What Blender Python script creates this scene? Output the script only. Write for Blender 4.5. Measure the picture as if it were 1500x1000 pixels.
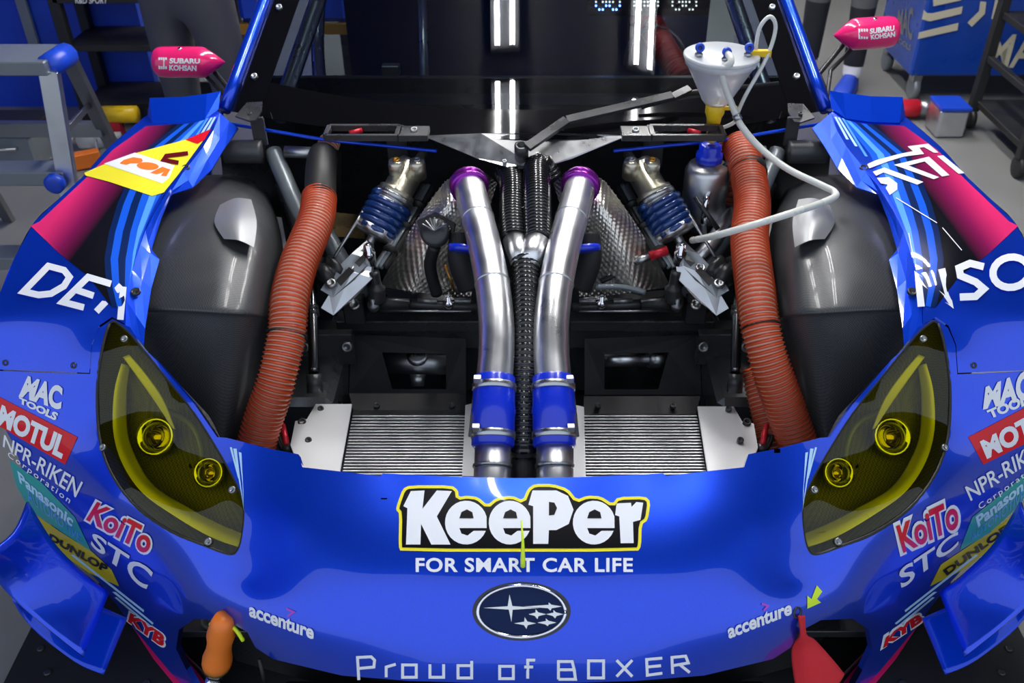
import bpy, bmesh, math, random
import numpy as np
from mathutils import Vector, Matrix
random.seed(7)
for o in list(bpy.data.objects): bpy.data.objects.remove(o)
sc = bpy.context.scene
COL = sc.collection
# ------------------------------------------------------------------ camera
F, PITCH, CX, CY, CAM = 1350.0, math.radians(36), 777.0, 500.0, Vector((0.0125, 0, 1.82))
cd = bpy.data.cameras.new('camera'); cam = bpy.data.objects.new('camera', cd); COL.objects.link(cam)
cd.sensor_width = 36; cd.lens = F/1500*36; cd.shift_x = -(CX-750)/1500; cd.clip_start = .01
cam.location = CAM; cam.rotation_euler = (math.pi/2-PITCH, 0, 0)
cd.dof.use_dof = True; cd.dof.focus_distance = 1.75; cd.dof.aperture_fstop = 6.3
sc.camera = cam
# ------------------------------------------------------------------ world + exposure
w = bpy.data.worlds.new('world'); sc.world = w; w.use_nodes = True
w.node_tree.nodes['Background'].inputs[0].default_value = (.75, .85, 1, 1)
w.node_tree.nodes['Background'].inputs[1].default_value = .66
sc.view_settings.view_transform = 'Standard'; sc.view_settings.look = 'None'
sc.view_settings.gamma = 1; sc.view_settings.use_curve_mapping = False
sc.view_settings.exposure = 0.65
TUBE_POWER = 62.0
# ------------------------------------------------------------------ pixel helpers (1500x1000)
cp_, sp_ = math.cos(PITCH), math.sin(PITCH)
def ray(px, py):
    a = (px-CX)/F; u = (CY-py)/F
    return Vector((a, cp_+u*sp_, -sp_+u*cp_))
def PD(px, py, d): return CAM+ray(px, py)*d
def Z(px, py, z):
    r = ray(px, py); return CAM+r*((z-CAM.z)/r.z)
def Y(px, py, y):
    r = ray(px, py); return CAM+r*(y/r.y)
def proj(p):
    q = Vector(p)-CAM; d = q.y*cp_-q.z*sp_; u = q.y*sp_+q.z*cp_
    return CX+F*q.x/d, CY-F*u/d
def mx(p): return Vector((-p[0], p[1], p[2]))
# ------------------------------------------------------------------ materials
MATS = {}
def mat(name, col, rough=.5, metal=0, coat=0, emit=0, bump=0, bscale=200, trans=0, var=.0, vscale=8, alpha=1, kind=None, spec=.5):
    if name in MATS: return MATS[name]
    m = bpy.data.materials.new(name); m.use_nodes = True; nt = m.node_tree; b = nt.nodes['Principled BSDF']
    c = (*col, 1)
    b.inputs['Base Color'].default_value = c; b.inputs['Roughness'].default_value = rough
    b.inputs['Metallic'].default_value = metal; b.inputs['Coat Weight'].default_value = coat
    b.inputs['Coat Roughness'].default_value = .03; b.inputs['Transmission Weight'].default_value = trans
    b.inputs['Specular IOR Level'].default_value = spec; b.inputs['Alpha'].default_value = alpha
    if emit:
        b.inputs['Emission Color'].default_value = c; b.inputs['Emission Strength'].default_value = emit
    tc = nt.nodes.new('ShaderNodeTexCoord')
    def N(t, **k):
        n = nt.nodes.new(t)
        for a, v in k.items(): n.inputs[a].default_value = v
        return n
    L = nt.links.new
    if var or kind is None:
        n = N('ShaderNodeTexNoise', Scale=vscale, Detail=6); L(tc.outputs['Object'], n.inputs['Vector'])
        r = N('ShaderNodeMapRange', **{'From Min': .3, 'From Max': .7, 'To Min': max(0, rough-.06-var*.2), 'To Max': min(1, rough+.06+var*.2)})
        L(n.outputs[0], r.inputs[0]); L(r.outputs[0], b.inputs['Roughness'])
        if var:
            mi = nt.nodes.new('ShaderNodeMix'); mi.data_type = 'RGBA'
            mi.inputs[6].default_value = tuple(x*(1-var) for x in col)+(1,); mi.inputs[7].default_value = tuple(min(1, x*(1+var)) for x in col)+(1,)
            L(n.outputs[0], mi.inputs[0]); L(mi.outputs[2], b.inputs['Base Color'])
    if kind == 'carbon':
        ch = N('ShaderNodeTexChecker', Scale=bscale); L(tc.outputs['Object'], ch.inputs['Vector'])
        ch.inputs[1].default_value = tuple(x*.55 for x in col)+(1,); ch.inputs[2].default_value = tuple(x*1.5 for x in col)+(1,)
        L(ch.outputs[0], b.inputs['Base Color'])
        n = N('ShaderNodeTexNoise', Scale=9, Detail=5); L(tc.outputs['Object'], n.inputs['Vector'])
        r = N('ShaderNodeMapRange', **{'From Min': .3, 'From Max': .7, 'To Min': rough-.1, 'To Max': rough+.12}); L(n.outputs[0], r.inputs[0]); L(r.outputs[0], b.inputs['Roughness'])
    if kind == 'gradient':
        uv = nt.nodes.new('ShaderNodeUVMap'); s = nt.nodes.new('ShaderNodeSeparateXYZ'); L(uv.outputs[0], s.inputs[0])
        rp = nt.nodes.new('ShaderNodeValToRGB'); L(s.outputs[0], rp.inputs[0]); e = rp.color_ramp.elements
        e[0].color = (.006, .006, .010, 1); e[0].position = .28; e[1].color = c; e[1].position = .98
        k = e.new(.58); k.color = (col[0]*.30, col[1]*.3, col[2]*.5, 1)
        L(rp.outputs[0], b.inputs['Base Color'])
    if kind == 'flake':
        v = N('ShaderNodeTexVoronoi', Scale=2500); L(tc.outputs['Object'], v.inputs['Vector'])
        r = N('ShaderNodeMapRange', **{'To Min': .75, 'To Max': 1.25}); L(v.outputs['Color'], r.inputs[0])
        mi = nt.nodes.new('ShaderNodeMix'); mi.data_type = 'RGBA'; mi.blend_type = 'MULTIPLY'; mi.inputs[0].default_value = 1; mi.inputs[6].default_value = c
        L(r.outputs[0], mi.inputs[7]); L(mi.outputs[2], b.inputs['Base Color'])
    if bump:
        n = N('ShaderNodeTexNoise', Scale=bscale, Detail=4); L(tc.outputs['Object'], n.inputs['Vector'])
        bp = N('ShaderNodeBump', Strength=bump, Distance=.002); L(n.outputs[0], bp.inputs['Height']); L(bp.outputs[0], b.inputs['Normal'])
    MATS[name] = m; return m
blue = mat('blue metallic paint', (.002, .062, .78), .30, .65, 1, kind='flake')
blue2 = mat('flat blue paint', (.002, .055, .68), .3, .3, .8, spec=.1, kind='x')
navy = mat('navy stripe vinyl', (.003, .018, .10), .3, 0, .8, spec=.1, kind='x')
midb = mat('mid blue stripe vinyl', (.01, .11, .75), .3, 0, .8, spec=.1, kind='x')
litb = mat('light blue stripe vinyl', (.10, .36, .95), .3, 0, .8, spec=.1, kind='x')
skyb = mat('sky blue stripe vinyl', (.45, .72, .95), .3, 0, .6, spec=.1, kind='x')
magenta = mat('magenta to black fade vinyl', (.78, .03, .17), .28, 0, .9, spec=.1, kind='gradient')
white = mat('white vinyl', (.86, .88, .93), .35, 0, .4, spec=.1, kind='x')
blackv = mat('black vinyl', (.006, .006, .008), .3, 0, .5, spec=.1, kind='x')
yellowv = mat('yellow vinyl', (.93, .82, .04), .35, 0, .4, spec=.1, kind='x')
redv = mat('red vinyl', (.72, .01, .02), .35, 0, .4, spec=.1, kind='x')
orangev = mat('orange vinyl', (.93, .22, .03), .35, 0, .4, spec=.1, kind='x')
greenv = mat('teal vinyl', (.03, .33, .33), .35, 0, .4, spec=.1, kind='x')
goldv = mat('dull yellow vinyl', (.55, .45, .01), .35, 0, .4, spec=.1, kind='x')
purplev = mat('purple vinyl', (.45, .05, .6), .35, kind='x')
maroonv = mat('maroon vinyl', (.13, .005, .01), .35, spec=.1, kind='x')
pink = mat('pink paint', (.80, .02, .16), .25, 0, 1, spec=.1, kind='x')
carbon = mat('carbon fibre', (.045, .048, .052), .38, .0, .15, bscale=420, kind='carbon')
carbon_d = mat('dark carbon fibre', (.018, .018, .02), .5, 0, 0, spec=.25, bscale=500, kind='carbon')
blackm = mat('satin black metal', (.042, .043, .046), .32, .3, var=.3)
blackr = mat('black rubber', (.012, .012, .012), .55, var=.2)
blackg = mat('gloss black', (.006, .006, .007), .2, 0, .4)
graym = mat('grey machined metal', (.30, .31, .32), .38, .9, var=.2)
steel = mat('brushed steel', (.50, .51, .52), .32, 1, var=.12, vscale=30)
alu = mat('polished aluminium', (.88, .89, .91), .33, 1, var=.08, vscale=14)
alur = mat('raw aluminium', (.62, .63, .65), .38, 1, var=.1, vscale=20)
plate = mat('bare aluminium plate', (.82, .83, .84), .42, .55, var=.06)
chrome = mat('chrome', (.9, .9, .92), .06, 1)
foil = mat('embossed heat foil', (.82, .78, .70), .33, 1, var=.1)
foilg = mat('gold heat foil', (.75, .50, .2), .25, 1, var=.2)
orange = mat('orange silicone duct', (.52, .06, .012), .42, 0, .1, var=.15, vscale=20)
thread = mat('pale duct thread', (.62, .36, .27), .6)
blues = mat('blue silicone', (.005, .03, .60), .28, 0, .4)
bluec = mat('blue plastic', (.01, .06, .55), .35)
springb = mat('blue spring coating', (.008, .045, .20), .25, .2, .6)
purple = mat('purple anodised', (.32, .03, .42), .25, .8)
brass = mat('gold anodised', (.65, .33, .06), .3, .9)
champagne = mat('champagne anodised', (.60, .57, .45), .3, .9)
redp = mat('red anodised', (.65, .02, .04), .3, .3)
redcloth = mat('red webbing', (.62, .015, .025), .75, bump=.4, bscale=600)
orgp = mat('orange handle', (.85, .20, .02), .4)
neon = mat('neon yellow', (.72, .93, .02), .4)
yellowp = mat('yellow plastic', (.85, .55, .01), .38)
greyd = mat('grey paint tube', (.20, .23, .25), .35, .3, .3)
hosew = mat('translucent white hose', (.80, .82, .76), .3, 0, .3, trans=.15)
concrete = mat('concrete floor', (.20, .20, .195), .55, var=.18, vscale=5, bump=.15, bscale=90)
fabricg = mat('grey trouser fabric', (.10, .10, .105), .85, var=.2, bump=.3, bscale=150)
fabricb = mat('black shirt fabric', (.012, .014, .02), .8)
fabricbl = mat('blue shirt fabric', (.01, .06, .5), .8)
skin = mat('skin', (.55, .33, .24), .5)
hair = mat('hair', (.01, .008, .007), .5)
sockm = mat('white sock', (.75, .76, .78), .8)
shoeb = mat('blue shoe', (.01, .05, .45), .5)
wallblue = mat('blue wall panel', (.004, .05, .50), .45, var=.1)
cabblue = mat('blue tool cabinet paint', (.003, .05, .36), .3, 0, .4)
cream = mat('cream vinyl', (.62, .58, .42), .5)
ceilm = mat('dark ceiling', (.10, .10, .11), .8)
wallg = mat('grey garage wall', (.05, .055, .065), .7, var=.1)
tubem = mat('fluorescent tube', (1, .98, .96), .5, emit=TUBE_POWER, kind='x')
ledw = mat('white led reflection', (.9, .9, .8), .5, emit=1.5, kind='x')
ledb = mat('blue led reflection', (.1, .25, 1), .5, emit=14, kind='x')
fritm = mat('black glass frit', (.004, .004, .005), .06, 0, 0, spec=.3)
def glassmat(name, tint, rough=.02, ior=1.5, fac=None):
    m = bpy.data.materials.new(name); m.use_nodes = True; nt = m.node_tree
    nt.nodes.remove(nt.nodes['Principled BSDF']); out = nt.nodes['Material Output']
    t = nt.nodes.new('ShaderNodeBsdfTransparent'); t.inputs[0].default_value = (*tint, 1)
    g = nt.nodes.new('ShaderNodeBsdfGlossy'); g.inputs['Roughness'].default_value = rough
    f = nt.nodes.new('ShaderNodeFresnel'); f.inputs[0].default_value = ior
    x = nt.nodes.new('ShaderNodeMixShader'); nt.links.new(f.outputs[0], x.inputs[0]); nt.links.new(t.outputs[0], x.inputs[1]); nt.links.new(g.outputs[0], x.inputs[2])
    nt.links.new(x.outputs[0], out.inputs[0]); MATS[name] = m; return m
railm = mat('gloss black chassis steel', (.11, .115, .12), .24, .6, var=.2)
darkchr = mat('dark plated steel', (.22, .23, .24), .2, 1)
badgem = mat('dark blue enamel', (.003, .014, .07), .25, spec=.15)
patchm = mat('smooth grey composite', (.30, .31, .32), .34, .5, var=.1)
bladem = mat('silver reflector', (.92, .92, .90), .3, .1)
housm = mat('headlight carbon housing', (.10, .10, .10), .45, kind='carbon', bscale=300)
lensy = glassmat('yellow lens film', (.95, .88, .02))
windg = glassmat('windscreen glass', (.42, .50, .55), .015, 1.75)
cupm = mat('milky polypropylene', (.80, .84, .88), .3, 0, .2, trans=.45, alpha=.8, kind='x')
# ------------------------------------------------------------------ object helpers
WL = {}
def thing(name, loc, label, cat, group=None):
    o = bpy.data.objects.new(name, None); COL.objects.link(o); o.location = loc; o.empty_display_size = .1
    WL[o] = Vector(loc); o['label'] = label; o['category'] = cat
    if group: o['group'] = group
    return o
def tag(o, label, cat, group=None):
    o['label'] = label; o['category'] = cat
    if group: o['group'] = group
    return o
def obj(name, vs, fs, m, parent=None, smooth=True, mi=None, uv=None, normals=None):
    vs = [Vector(v) for v in vs]
    c = Vector(((min(v.x for v in vs)+max(v.x for v in vs))/2, (min(v.y for v in vs)+max(v.y for v in vs))/2, (min(v.z for v in vs)+max(v.z for v in vs))/2))
    if normals:
        g = []
        for f in fs:
            a, b, c_ = vs[f[0]], vs[f[1]], vs[f[2]]; n = (b-a).cross(c_-a)
            g.append(f if n.dot(normals[f[0]]) >= 0 else list(f)[::-1])
        fs = g
    me = bpy.data.meshes.new(name); me.from_pydata([tuple(v-c) for v in vs], [], fs)
    for k in (m if isinstance(m, (list, tuple)) else [m]): me.materials.append(k)
    if mi: me.polygons.foreach_set('material_index', mi)
    me.polygons.foreach_set('use_smooth', [smooth]*len(fs))
    if uv:
        l = me.uv_layers.new(name='UVMap')
        for i, lp in enumerate(me.loops): l.data[i].uv = uv[lp.vertex_index]
    me.update()
    if normals: me.normals_split_custom_set_from_vertices([tuple(n) for n in normals])
    o = bpy.data.objects.new(name, me); COL.objects.link(o); WL[o] = c
    o.location = c
    if parent: o.parent = parent; o.location = c-WL[parent]
    return o
def struct(o): o['kind'] = 'structure'; return o
class MB:
    def __init__(s): s.v = []; s.f = []; s.m = []
    def add(s, vs, fs, m=0):
        b = len(s.v); s.v += [Vector(v) for v in vs]; s.f += [tuple(i+b for i in f) for f in fs]; s.m += [m]*len(fs); return s
    def build(s, name, m, parent=None, smooth=True): return obj(name, s.v, s.f, m, parent, smooth, s.m)
    def box(s, c, size, R=None, m=0, bev=.08):
        # chamfered box: 24 verts
        hx, hy, hz = [x/2 for x in size]; b = min(hx, hy, hz)*bev*2
        bm = bmesh.new(); bmesh.ops.create_cube(bm, size=1)
        for v in bm.verts: v.co = Vector((v.co.x*size[0], v.co.y*size[1], v.co.z*size[2]))
        bmesh.ops.bevel(bm, geom=bm.edges[:], offset=b, segments=1, affect='EDGES')
        R = R or Matrix.Identity(3); c = Vector(c)
        bm.verts.index_update()
        s.add([R @ v.co+c for v in bm.verts], [[v.index for v in f.verts] for f in bm.faces], m); bm.free(); return s
    def bar(s, a, b, wd, ht, up=(0, 0, 1), m=0):
        a = Vector(a); b = Vector(b); y = (b-a).normalized(); u = Vector(up); x = y.cross(u).normalized(); z = x.cross(y)
        R = Matrix((x, y, z)).transposed(); return s.box((a+b)/2, (wd, (b-a).length, ht), R, m)
    def tube(s, pts, r, n=14, m=0, cap=True, mf=None):
        pts = [Vector(p) for p in pts]; k = len(pts); rs = r if isinstance(r, (list, tuple)) else [r]*k
        T = [(pts[min(i+1, k-1)]-pts[max(i-1, 0)]).normalized() for i in range(k)]
        for i in range(k):
            if T[i].length < .5: T[i] = T[i-1] if i else Vector((0, 0, 1))
        a = Vector((0, 0, 1)) if abs(T[0].z) < .9 else Vector((1, 0, 0)); u = (a-T[0]*a.dot(T[0])).normalized()
        vs = []; fs = []; ms = []
        for i in range(k):
            u = (u-T[i]*u.dot(T[i])).normalized(); w_ = T[i].cross(u)
            for j in range(n):
                t = 2*math.pi*j/n; vs.append(pts[i]+(u*math.cos(t)+w_*math.sin(t))*rs[i])
        for i in range(k-1):
            for j in range(n):
                j2 = (j+1) % n; fs.append((i*n+j, i*n+j2, (i+1)*n+j2, (i+1)*n+j)); ms.append(mf(i) if mf else m)
        if cap:
            fs.append(tuple(range(n))[::-1]); fs.append(tuple((k-1)*n+j for j in range(n))); ms += [m, m]
        b = len(s.v); s.v += vs; s.f += [tuple(i+b for i in f) for f in fs]; s.m += ms; return s
    def lathe(s, a, d, prof, n=20, m=0):
        # prof: [(t along d, radius)]
        a = Vector(a); d = Vector(d).normalized(); q = []; 
        return s._rings(a, d, prof, n, m)
    def _rings(s, a, d, prof, n, m):
        h = Vector((0, 0, 1)) if abs(d.z) < .9 else Vector((1, 0, 0)); u = (h-d*h.dot(d)).normalized(); w_ = d.cross(u)
        vs = [a+d*t+(u*math.cos(2*math.pi*j/n)+w_*math.sin(2*math.pi*j/n))*r for t, r in prof for j in range(n)]
        k = len(prof); fs = [(i*n+j, i*n+(j+1) % n, (i+1)*n+(j+1) % n, (i+1)*n+j) for i in range(k-1) for j in range(n)]
        fs.append(tuple(range(n))[::-1]); fs.append(tuple((k-1)*n+j for j in range(n)))
        return s.add(vs, fs, m)
def crom(pts, per=8):
    pts = [Vector(p) for p in pts]; out = []; n = len(pts)
    for i in range(n-1):
        p0 = pts[max(i-1, 0)]; p1 = pts[i]; p2 = pts[i+1]; p3 = pts[min(i+2, n-1)]
        for j in range(per):
            t = j/per; out.append(.5*((2*p1)+(p2-p0)*t+(2*p0-5*p1+4*p2-p3)*t*t+(3*p1-p0-3*p2+p3)*t**3))
    out.append(pts[-1]); return out
def resample(pts, step):
    d = [0]
    for a, b in zip(pts, pts[1:]): d.append(d[-1]+(b-a).length)
    n = max(2, int(d[-1]/step)); out = []; j = 0
    for i in range(n+1):
        s_ = d[-1]*i/n
        while j < len(d)-2 and d[j+1] < s_: j += 1
        t = (s_-d[j])/max(1e-9, d[j+1]-d[j]); out.append(pts[j].lerp(pts[j+1], t))
    return out
def pz(L): return [Z(*p) for p in L]
def gridsurf(name, rows, m, parent, per=6, thick=0, disp=None):
    """rows of world points -> smooth catmull surface with optional thickness"""
    R = [crom(r, per) for r in rows]; cols = list(zip(*R)); Cc = [crom(c, per) for c in cols]
    nr = len(Cc[0]); nc = len(Cc); G = [[Cc[j][i] for j in range(nc)] for i in range(nr)]
    if disp:
        H = [[None]*nc for _ in range(nr)]
        for i in range(nr):
            for j in range(nc):
                a = G[min(i+1, nr-1)][j]-G[max(i-1, 0)][j]; b = G[i][min(j+1, nc-1)]-G[i][max(j-1, 0)]
                n = a.cross(b); n.normalize()
                H[i][j] = G[i][j]+n*disp(i, j)
        G = H
    vs = [G[i][j] for i in range(nr) for j in range(nc)]
    fs = [(i*nc+j, i*nc+j+1, (i+1)*nc+j+1, (i+1)*nc+j) for i in range(nr-1) for j in range(nc-1)]
    o = obj(name, vs, fs, m, parent)
    if thick:
        md = o.modifiers.new('thickness', 'SOLIDIFY'); md.thickness = thick; md.offset = 0
    return o
# ------------------------------------------------------------------ body surface: heights of the painted shell, mirrored about the car's centre line
CP = [(345,178,.955),(318,172,.955),(222,182,.94),(160,220,.93),(120,265,.905),(50,325,.89),(0,430,.85),(-60,520,.77),
 (200,260,.925),(245,272,.915),(222,350,.885),(130,360,.90),(70,420,.865),(150,430,.862),(208,440,.845),(207,505,.80),(100,500,.805),
 (0,560,.72),(60,548,.75),(130,548,.768),(0,620,.655),(45,720,.50),(130,820,.32),(215,885,.25),(300,985,.20),(150,480,.82),
 (135,600,.705),(128,650,.665),(160,740,.605),(200,790,.555),(260,830,.55),(320,850,.565),(370,850,.585),(362,720,.66),(352,655,.70),
 (230,520,.785),(285,590,.745),(330,645,.705),(200,600,.71),(240,690,.66),(300,760,.63),(340,790,.61),
 (450,683,.70),(580,697,.70),(768,700,.70),(430,760,.668),(600,770,.68),(768,760,.685),(400,860,.60),(380,900,.565),(480,870,.625),(600,890,.625),
 (768,830,.66),(768,895,.625),(768,940,.59),(768,975,.56),(768,1010,.515),(450,960,.53),(600,975,.55),(600,1010,.51),
 (340,920,.50),(260,900,.43),(230,850,.465),(150,780,.49),(90,700,.57),(60,620,.675),(380,960,.46)]
def _tps(P, z, lam):
    n = len(P); d = np.linalg.norm(P[:, None]-P[None], axis=2); K = np.where(d > 0, d**2*np.log(d+1e-12), 0)
    A = np.zeros((n+3, n+3)); A[:n, :n] = K+lam*np.eye(n); A[:n, n] = 1; A[:n, n+1:] = P; A[n, :n] = 1; A[n+1:, :n] = P.T
    return np.linalg.solve(A, np.concatenate([z, [0, 0, 0]]))
_pts = []
for px, py, z in CP:
    _pts.append((px, py, z)); p = Z(px, py, z)
    if abs(p.x) > .02: q = proj(mx(p)); _pts.append((q[0], q[1], z))
_P = np.array([(a/500, b/500) for a, b, _ in _pts]); _W = _tps(_P, np.array([c for *_, c in _pts]), 4e-3)
def zs(P):
    P = np.asarray(P, float)/500; d = np.linalg.norm(P[:, None]-_P[None], axis=2); n = len(_P)
    K = np.where(d > 0, d**2*np.log(d+1e-12), 0)
    return K @ _W[:n]+_W[n]+P @ _W[n+1:]
def lifts(P, off=0.0):
    """pixels -> (points, normals) on the painted shell"""
    P = np.asarray(P, float); a = zs(P); bx = zs(P+[2, 0]); by = zs(P+[0, 2]); out = []; ns = []
    for (px, py), z, zx, zy in zip(P, a, bx, by):
        p = Z(px, py, z); n = (Z(px, py+2, zy)-p).cross(Z(px+2, py, zx)-p).normalized()
        if n.dot(p-CAM) > 0: n = -n
        out.append(p+n*off); ns.append(n)
    return out, ns
def lift(px, py, off=0.0): return lifts([(px, py)], off)[0][0]
def mpx(px, py):
    """the pixel of the mirrored body point"""
    return proj(mx(lift(px, py)))
def clip(poly, ax, v, keep):
    out = []; n = len(poly)
    for i in range(n):
        a = poly[i]; b = poly[(i+1) % n]; ia = (a[ax] >= v) == keep or a[ax] == v; ib = (b[ax] >= v) == keep or b[ax] == v
        if ia: out.append(a)
        if ia != ib:
            t = (v-a[ax])/(b[ax]-a[ax]); out.append((a[0]+(b[0]-a[0])*t, a[1]+(b[1]-a[1])*t))
    return out
from mathutils.geometry import tessellate_polygon
def cells(loops, step):
    """loops: outline plus holes -> convex pieces, one set per grid cell"""
    flat = [p for l in loops for p in l]; res = []
    for t in tessellate_polygon([[Vector((p[0], p[1], 0)) for p in l] for l in loops]):
        tri = [flat[k] for k in t]
        x0 = min(p[0] for p in tri); x1 = max(p[0] for p in tri); y0 = min(p[1] for p in tri); y1 = max(p[1] for p in tri)
        i = math.floor(x0/step)
        while i*step < x1:
            s_ = clip(clip(tri, 0, i*step, True), 0, (i+1)*step, False); j = math.floor(y0/step)
            if len(s_) > 2:
                while j*step < y1:
                    c = clip(clip(s_, 1, j*step, True), 1, (j+1)*step, False)
                    if len(c) > 2: res.append(c)
                    j += 1
            i += 1
    return res
def panel(name, polys, m, parent, step=10, off=0.0, skirt=0, uvq=None, fn=None, smooth=True):
    """pixel polygons laid on the painted shell (fn: another surface)"""
    idx = {}; P = []; fs = []
    for c in cells(polys, step):
        f = []
        for p in c:
            k = (round(p[0], 2), round(p[1], 2))
            if k not in idx: idx[k] = len(P); P.append(p)
            if idx[k] not in f: f.append(idx[k])
        if len(f) > 2: fs.append(f)
    fs2 = []
    for f in fs:
        s_ = sum(P[f[i]][0]*P[f[(i+1) % len(f)]][1]-P[f[(i+1) % len(f)]][0]*P[f[i]][1] for i in range(len(f)))
        if abs(s_) < 1e-3: continue
        fs2.append(f if s_ < 0 else f[::-1])
    fs = fs2
    vs, ns = (fn or lifts)(P, off)
    uv = None
    if uvq:
        (ox, oy), (ux, uy) = uvq; L2 = (ux-ox)**2+(uy-oy)**2
        uv = [(max(0, min(1, ((p[0]-ox)*(ux-ox)+(p[1]-oy)*(uy-oy))/L2)), .5) for p in P]
    if skirt:
        from collections import Counter
        ec = Counter()
        for f in fs:
            for a, b in zip(f, f[1:]+f[:1]): ec[(a, b)] += 1
        low = {}
        segs = [(l[k-1], l[k]) for l in polys for k in range(len(l))]
        def onedge(p, q):
            x, y = (p[0]+q[0])/2, (p[1]+q[1])/2
            for a, b in segs:
                dx, dy = b[0]-a[0], b[1]-a[1]; L2 = dx*dx+dy*dy or 1e-9; t = max(0, min(1, ((x-a[0])*dx+(y-a[1])*dy)/L2))
                if (x-a[0]-t*dx)**2+(y-a[1]-t*dy)**2 < .04: return True
            return False
        def lo(i):
            if i not in low: low[i] = len(vs); vs.append(vs[i]-ns[i]*skirt); ns.append(ns[i]); uv and uv.append(uv[i])
            return low[i]
        for (a, b), _ in list(ec.items()):
            if (b, a) not in ec and onedge(P[a], P[b]): fs.append([b, a, lo(a), lo(b)])
    return obj(name, vs, fs, m, parent, smooth, uv=uv, normals=ns)
def quadmap(q):
    (tl, tr, br, bl) = q
    def f(u, v):  # v up
        t = (tl[0]+(tr[0]-tl[0])*u, tl[1]+(tr[1]-tl[1])*u); b = (bl[0]+(br[0]-bl[0])*u, bl[1]+(br[1]-bl[1])*u)
        return (b[0]+(t[0]-b[0])*v, b[1]+(t[1]-b[1])*v)
    return f
def textmesh(s, bold=0.0, shear=0.0, space=1.0):
    cu = bpy.data.curves.new('t', 'FONT'); cu.body = s; cu.offset = bold; cu.shear = shear; cu.space_character = space; cu.resolution_u = 4
    ob = bpy.data.objects.new('t', cu); COL.objects.link(ob); dg = bpy.context.evaluated_depsgraph_get(); dg.update()
    me = ob.evaluated_get(dg).to_mesh(); bm = bmesh.new(); bm.from_mesh(me); ob.evaluated_get(dg).to_mesh_clear()
    bpy.data.objects.remove(ob); bpy.data.curves.remove(cu)
    xs = [v.co.x for v in bm.verts]; ys = [v.co.y for v in bm.verts]; x0, x1, y0, y1 = min(xs), max(xs), min(ys), max(ys)
    for v in bm.verts: v.co = Vector(((v.co.x-x0)/(x1-x0), (v.co.y-y0)/(y1-y0), 0))
    for ax, n in ((0, 10), (1, 3)):
        for i in range(1, n):
            co = [0, 0, 0]; co[ax] = i/n; no = [0, 0, 0]; no[ax] = 1
            bmesh.ops.bisect_plane(bm, geom=bm.verts[:]+bm.edges[:]+bm.faces[:], plane_co=co, plane_no=no)
    bm.verts.index_update()
    r = [tuple(v.co.xy) for v in bm.verts], [[v.index for v in f.verts] for f in bm.faces]; bm.free(); return r
def text(name, s, q, m, parent, off=.0012, bold=.02, shear=0, space=1.0, fn=None):
    P, fs = textmesh(s, bold, shear, space); f = quadmap(q)
    vs, ns = (fn or lifts)([f(*p) for p in P], off)
    return obj(name, vs, fs, m, parent, False, normals=ns)
def strokes(name, lines, wd, m, parent, off=.0012, fn=None):
    if len(lines) > 1:
        for L in lines: strokes(name, [L], wd, m, parent, off, fn)
        return
    P = []; fs = []
    for ln in lines:
        n = len(ln); closed = ln[0] == ln[-1] and n > 3
        for i in range(n):
            a = ln[i-1] if i else (ln[-2] if closed else None); b = ln[i+1] if i < n-1 else (ln[1] if closed else None); p = ln[i]
            dirs = []
            if a: L_ = math.hypot(p[0]-a[0], p[1]-a[1]); dirs.append(((p[0]-a[0])/L_, (p[1]-a[1])/L_))
            if b: L_ = math.hypot(b[0]-p[0], b[1]-p[1]); dirs.append(((b[0]-p[0])/L_, (b[1]-p[1])/L_))
            tx = sum(d[0] for d in dirs); ty = sum(d[1] for d in dirs); L_ = math.hypot(tx, ty) or 1; tx /= L_; ty /= L_
            k = wd/2/max(.45, abs(tx*dirs[0][0]+ty*dirs[0][1]))
            P += [(p[0]-ty*k, p[1]+tx*k), (p[0]+ty*k, p[1]-tx*k)]
            if i: c = len(P); fs.append([c-4, c-3, c-1, c-2])
    vs, ns = (fn or lifts)(P, off)
    return obj(name, vs, fs, m, parent, False, normals=ns)
def mirror_poly(L): return [mpx(*p) for p in L][::-1]
def ell(cx, cy, rx, ry, rot=0, n=28, a0=0, a1=360):
    r = math.radians(rot); o = []
    for i in range(n):
        t = math.radians(a0+(a1-a0)*i/(n if a1-a0 == 360 else n-1)); x = rx*math.cos(t); y = ry*math.sin(t)
        o.append((cx+x*math.cos(r)-y*math.sin(r), cy+x*math.sin(r)+y*math.cos(r)))
    return o
# ------------------------------------------------------------------ garage shell and ceiling lamps
def slab(name, c, size, m): return struct(MB().box(c, size, bev=.0001).build(name, m, smooth=False))
slab('floor', (0, 1, -.05), (12, 16, .1), concrete)
slab('ceiling', (0, 4.0, 3.05), (12, 7.1, .1), ceilm)
slab('wall_left', (-4.05, 4, 1.5), (.1, 7, 3), wallblue)
slab('wall_right', (4.55, 4, 1.5), (.1, 7, 3), wallg)
slab('wall_back', (0, 7.5, 1.5), (12, .1, 3), wallg)
for rx in (-.16, .88):
    for y0, ln in (((1.98, .6), (2.74, 1.2), (4.1, 1.2), (5.5, 1.2))):
        t = thing('ceiling_lamp', (rx, y0+ln/2, 2.90), 'twin tube fluorescent ceiling lamp over the car', 'ceiling lamp', 'ceiling lamps over the garage')
        MB().box((rx, y0+ln/2, 2.96), (.22, ln+.02, .06)).build('housing', wallg, t, False)
        for s_ in (-1, 1):
            MB().tube([(rx+s_*.055, y0, 2.9), (rx+s_*.055, y0+ln, 2.9)], .018, 10).build('lamp_tube', tubem, t)
            for e_ in (0, ln): MB().box((rx+s_*.055, y0+e_, 2.915), (.03, .03, .05)).build('lamp_holder', wallg, t, False)
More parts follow.
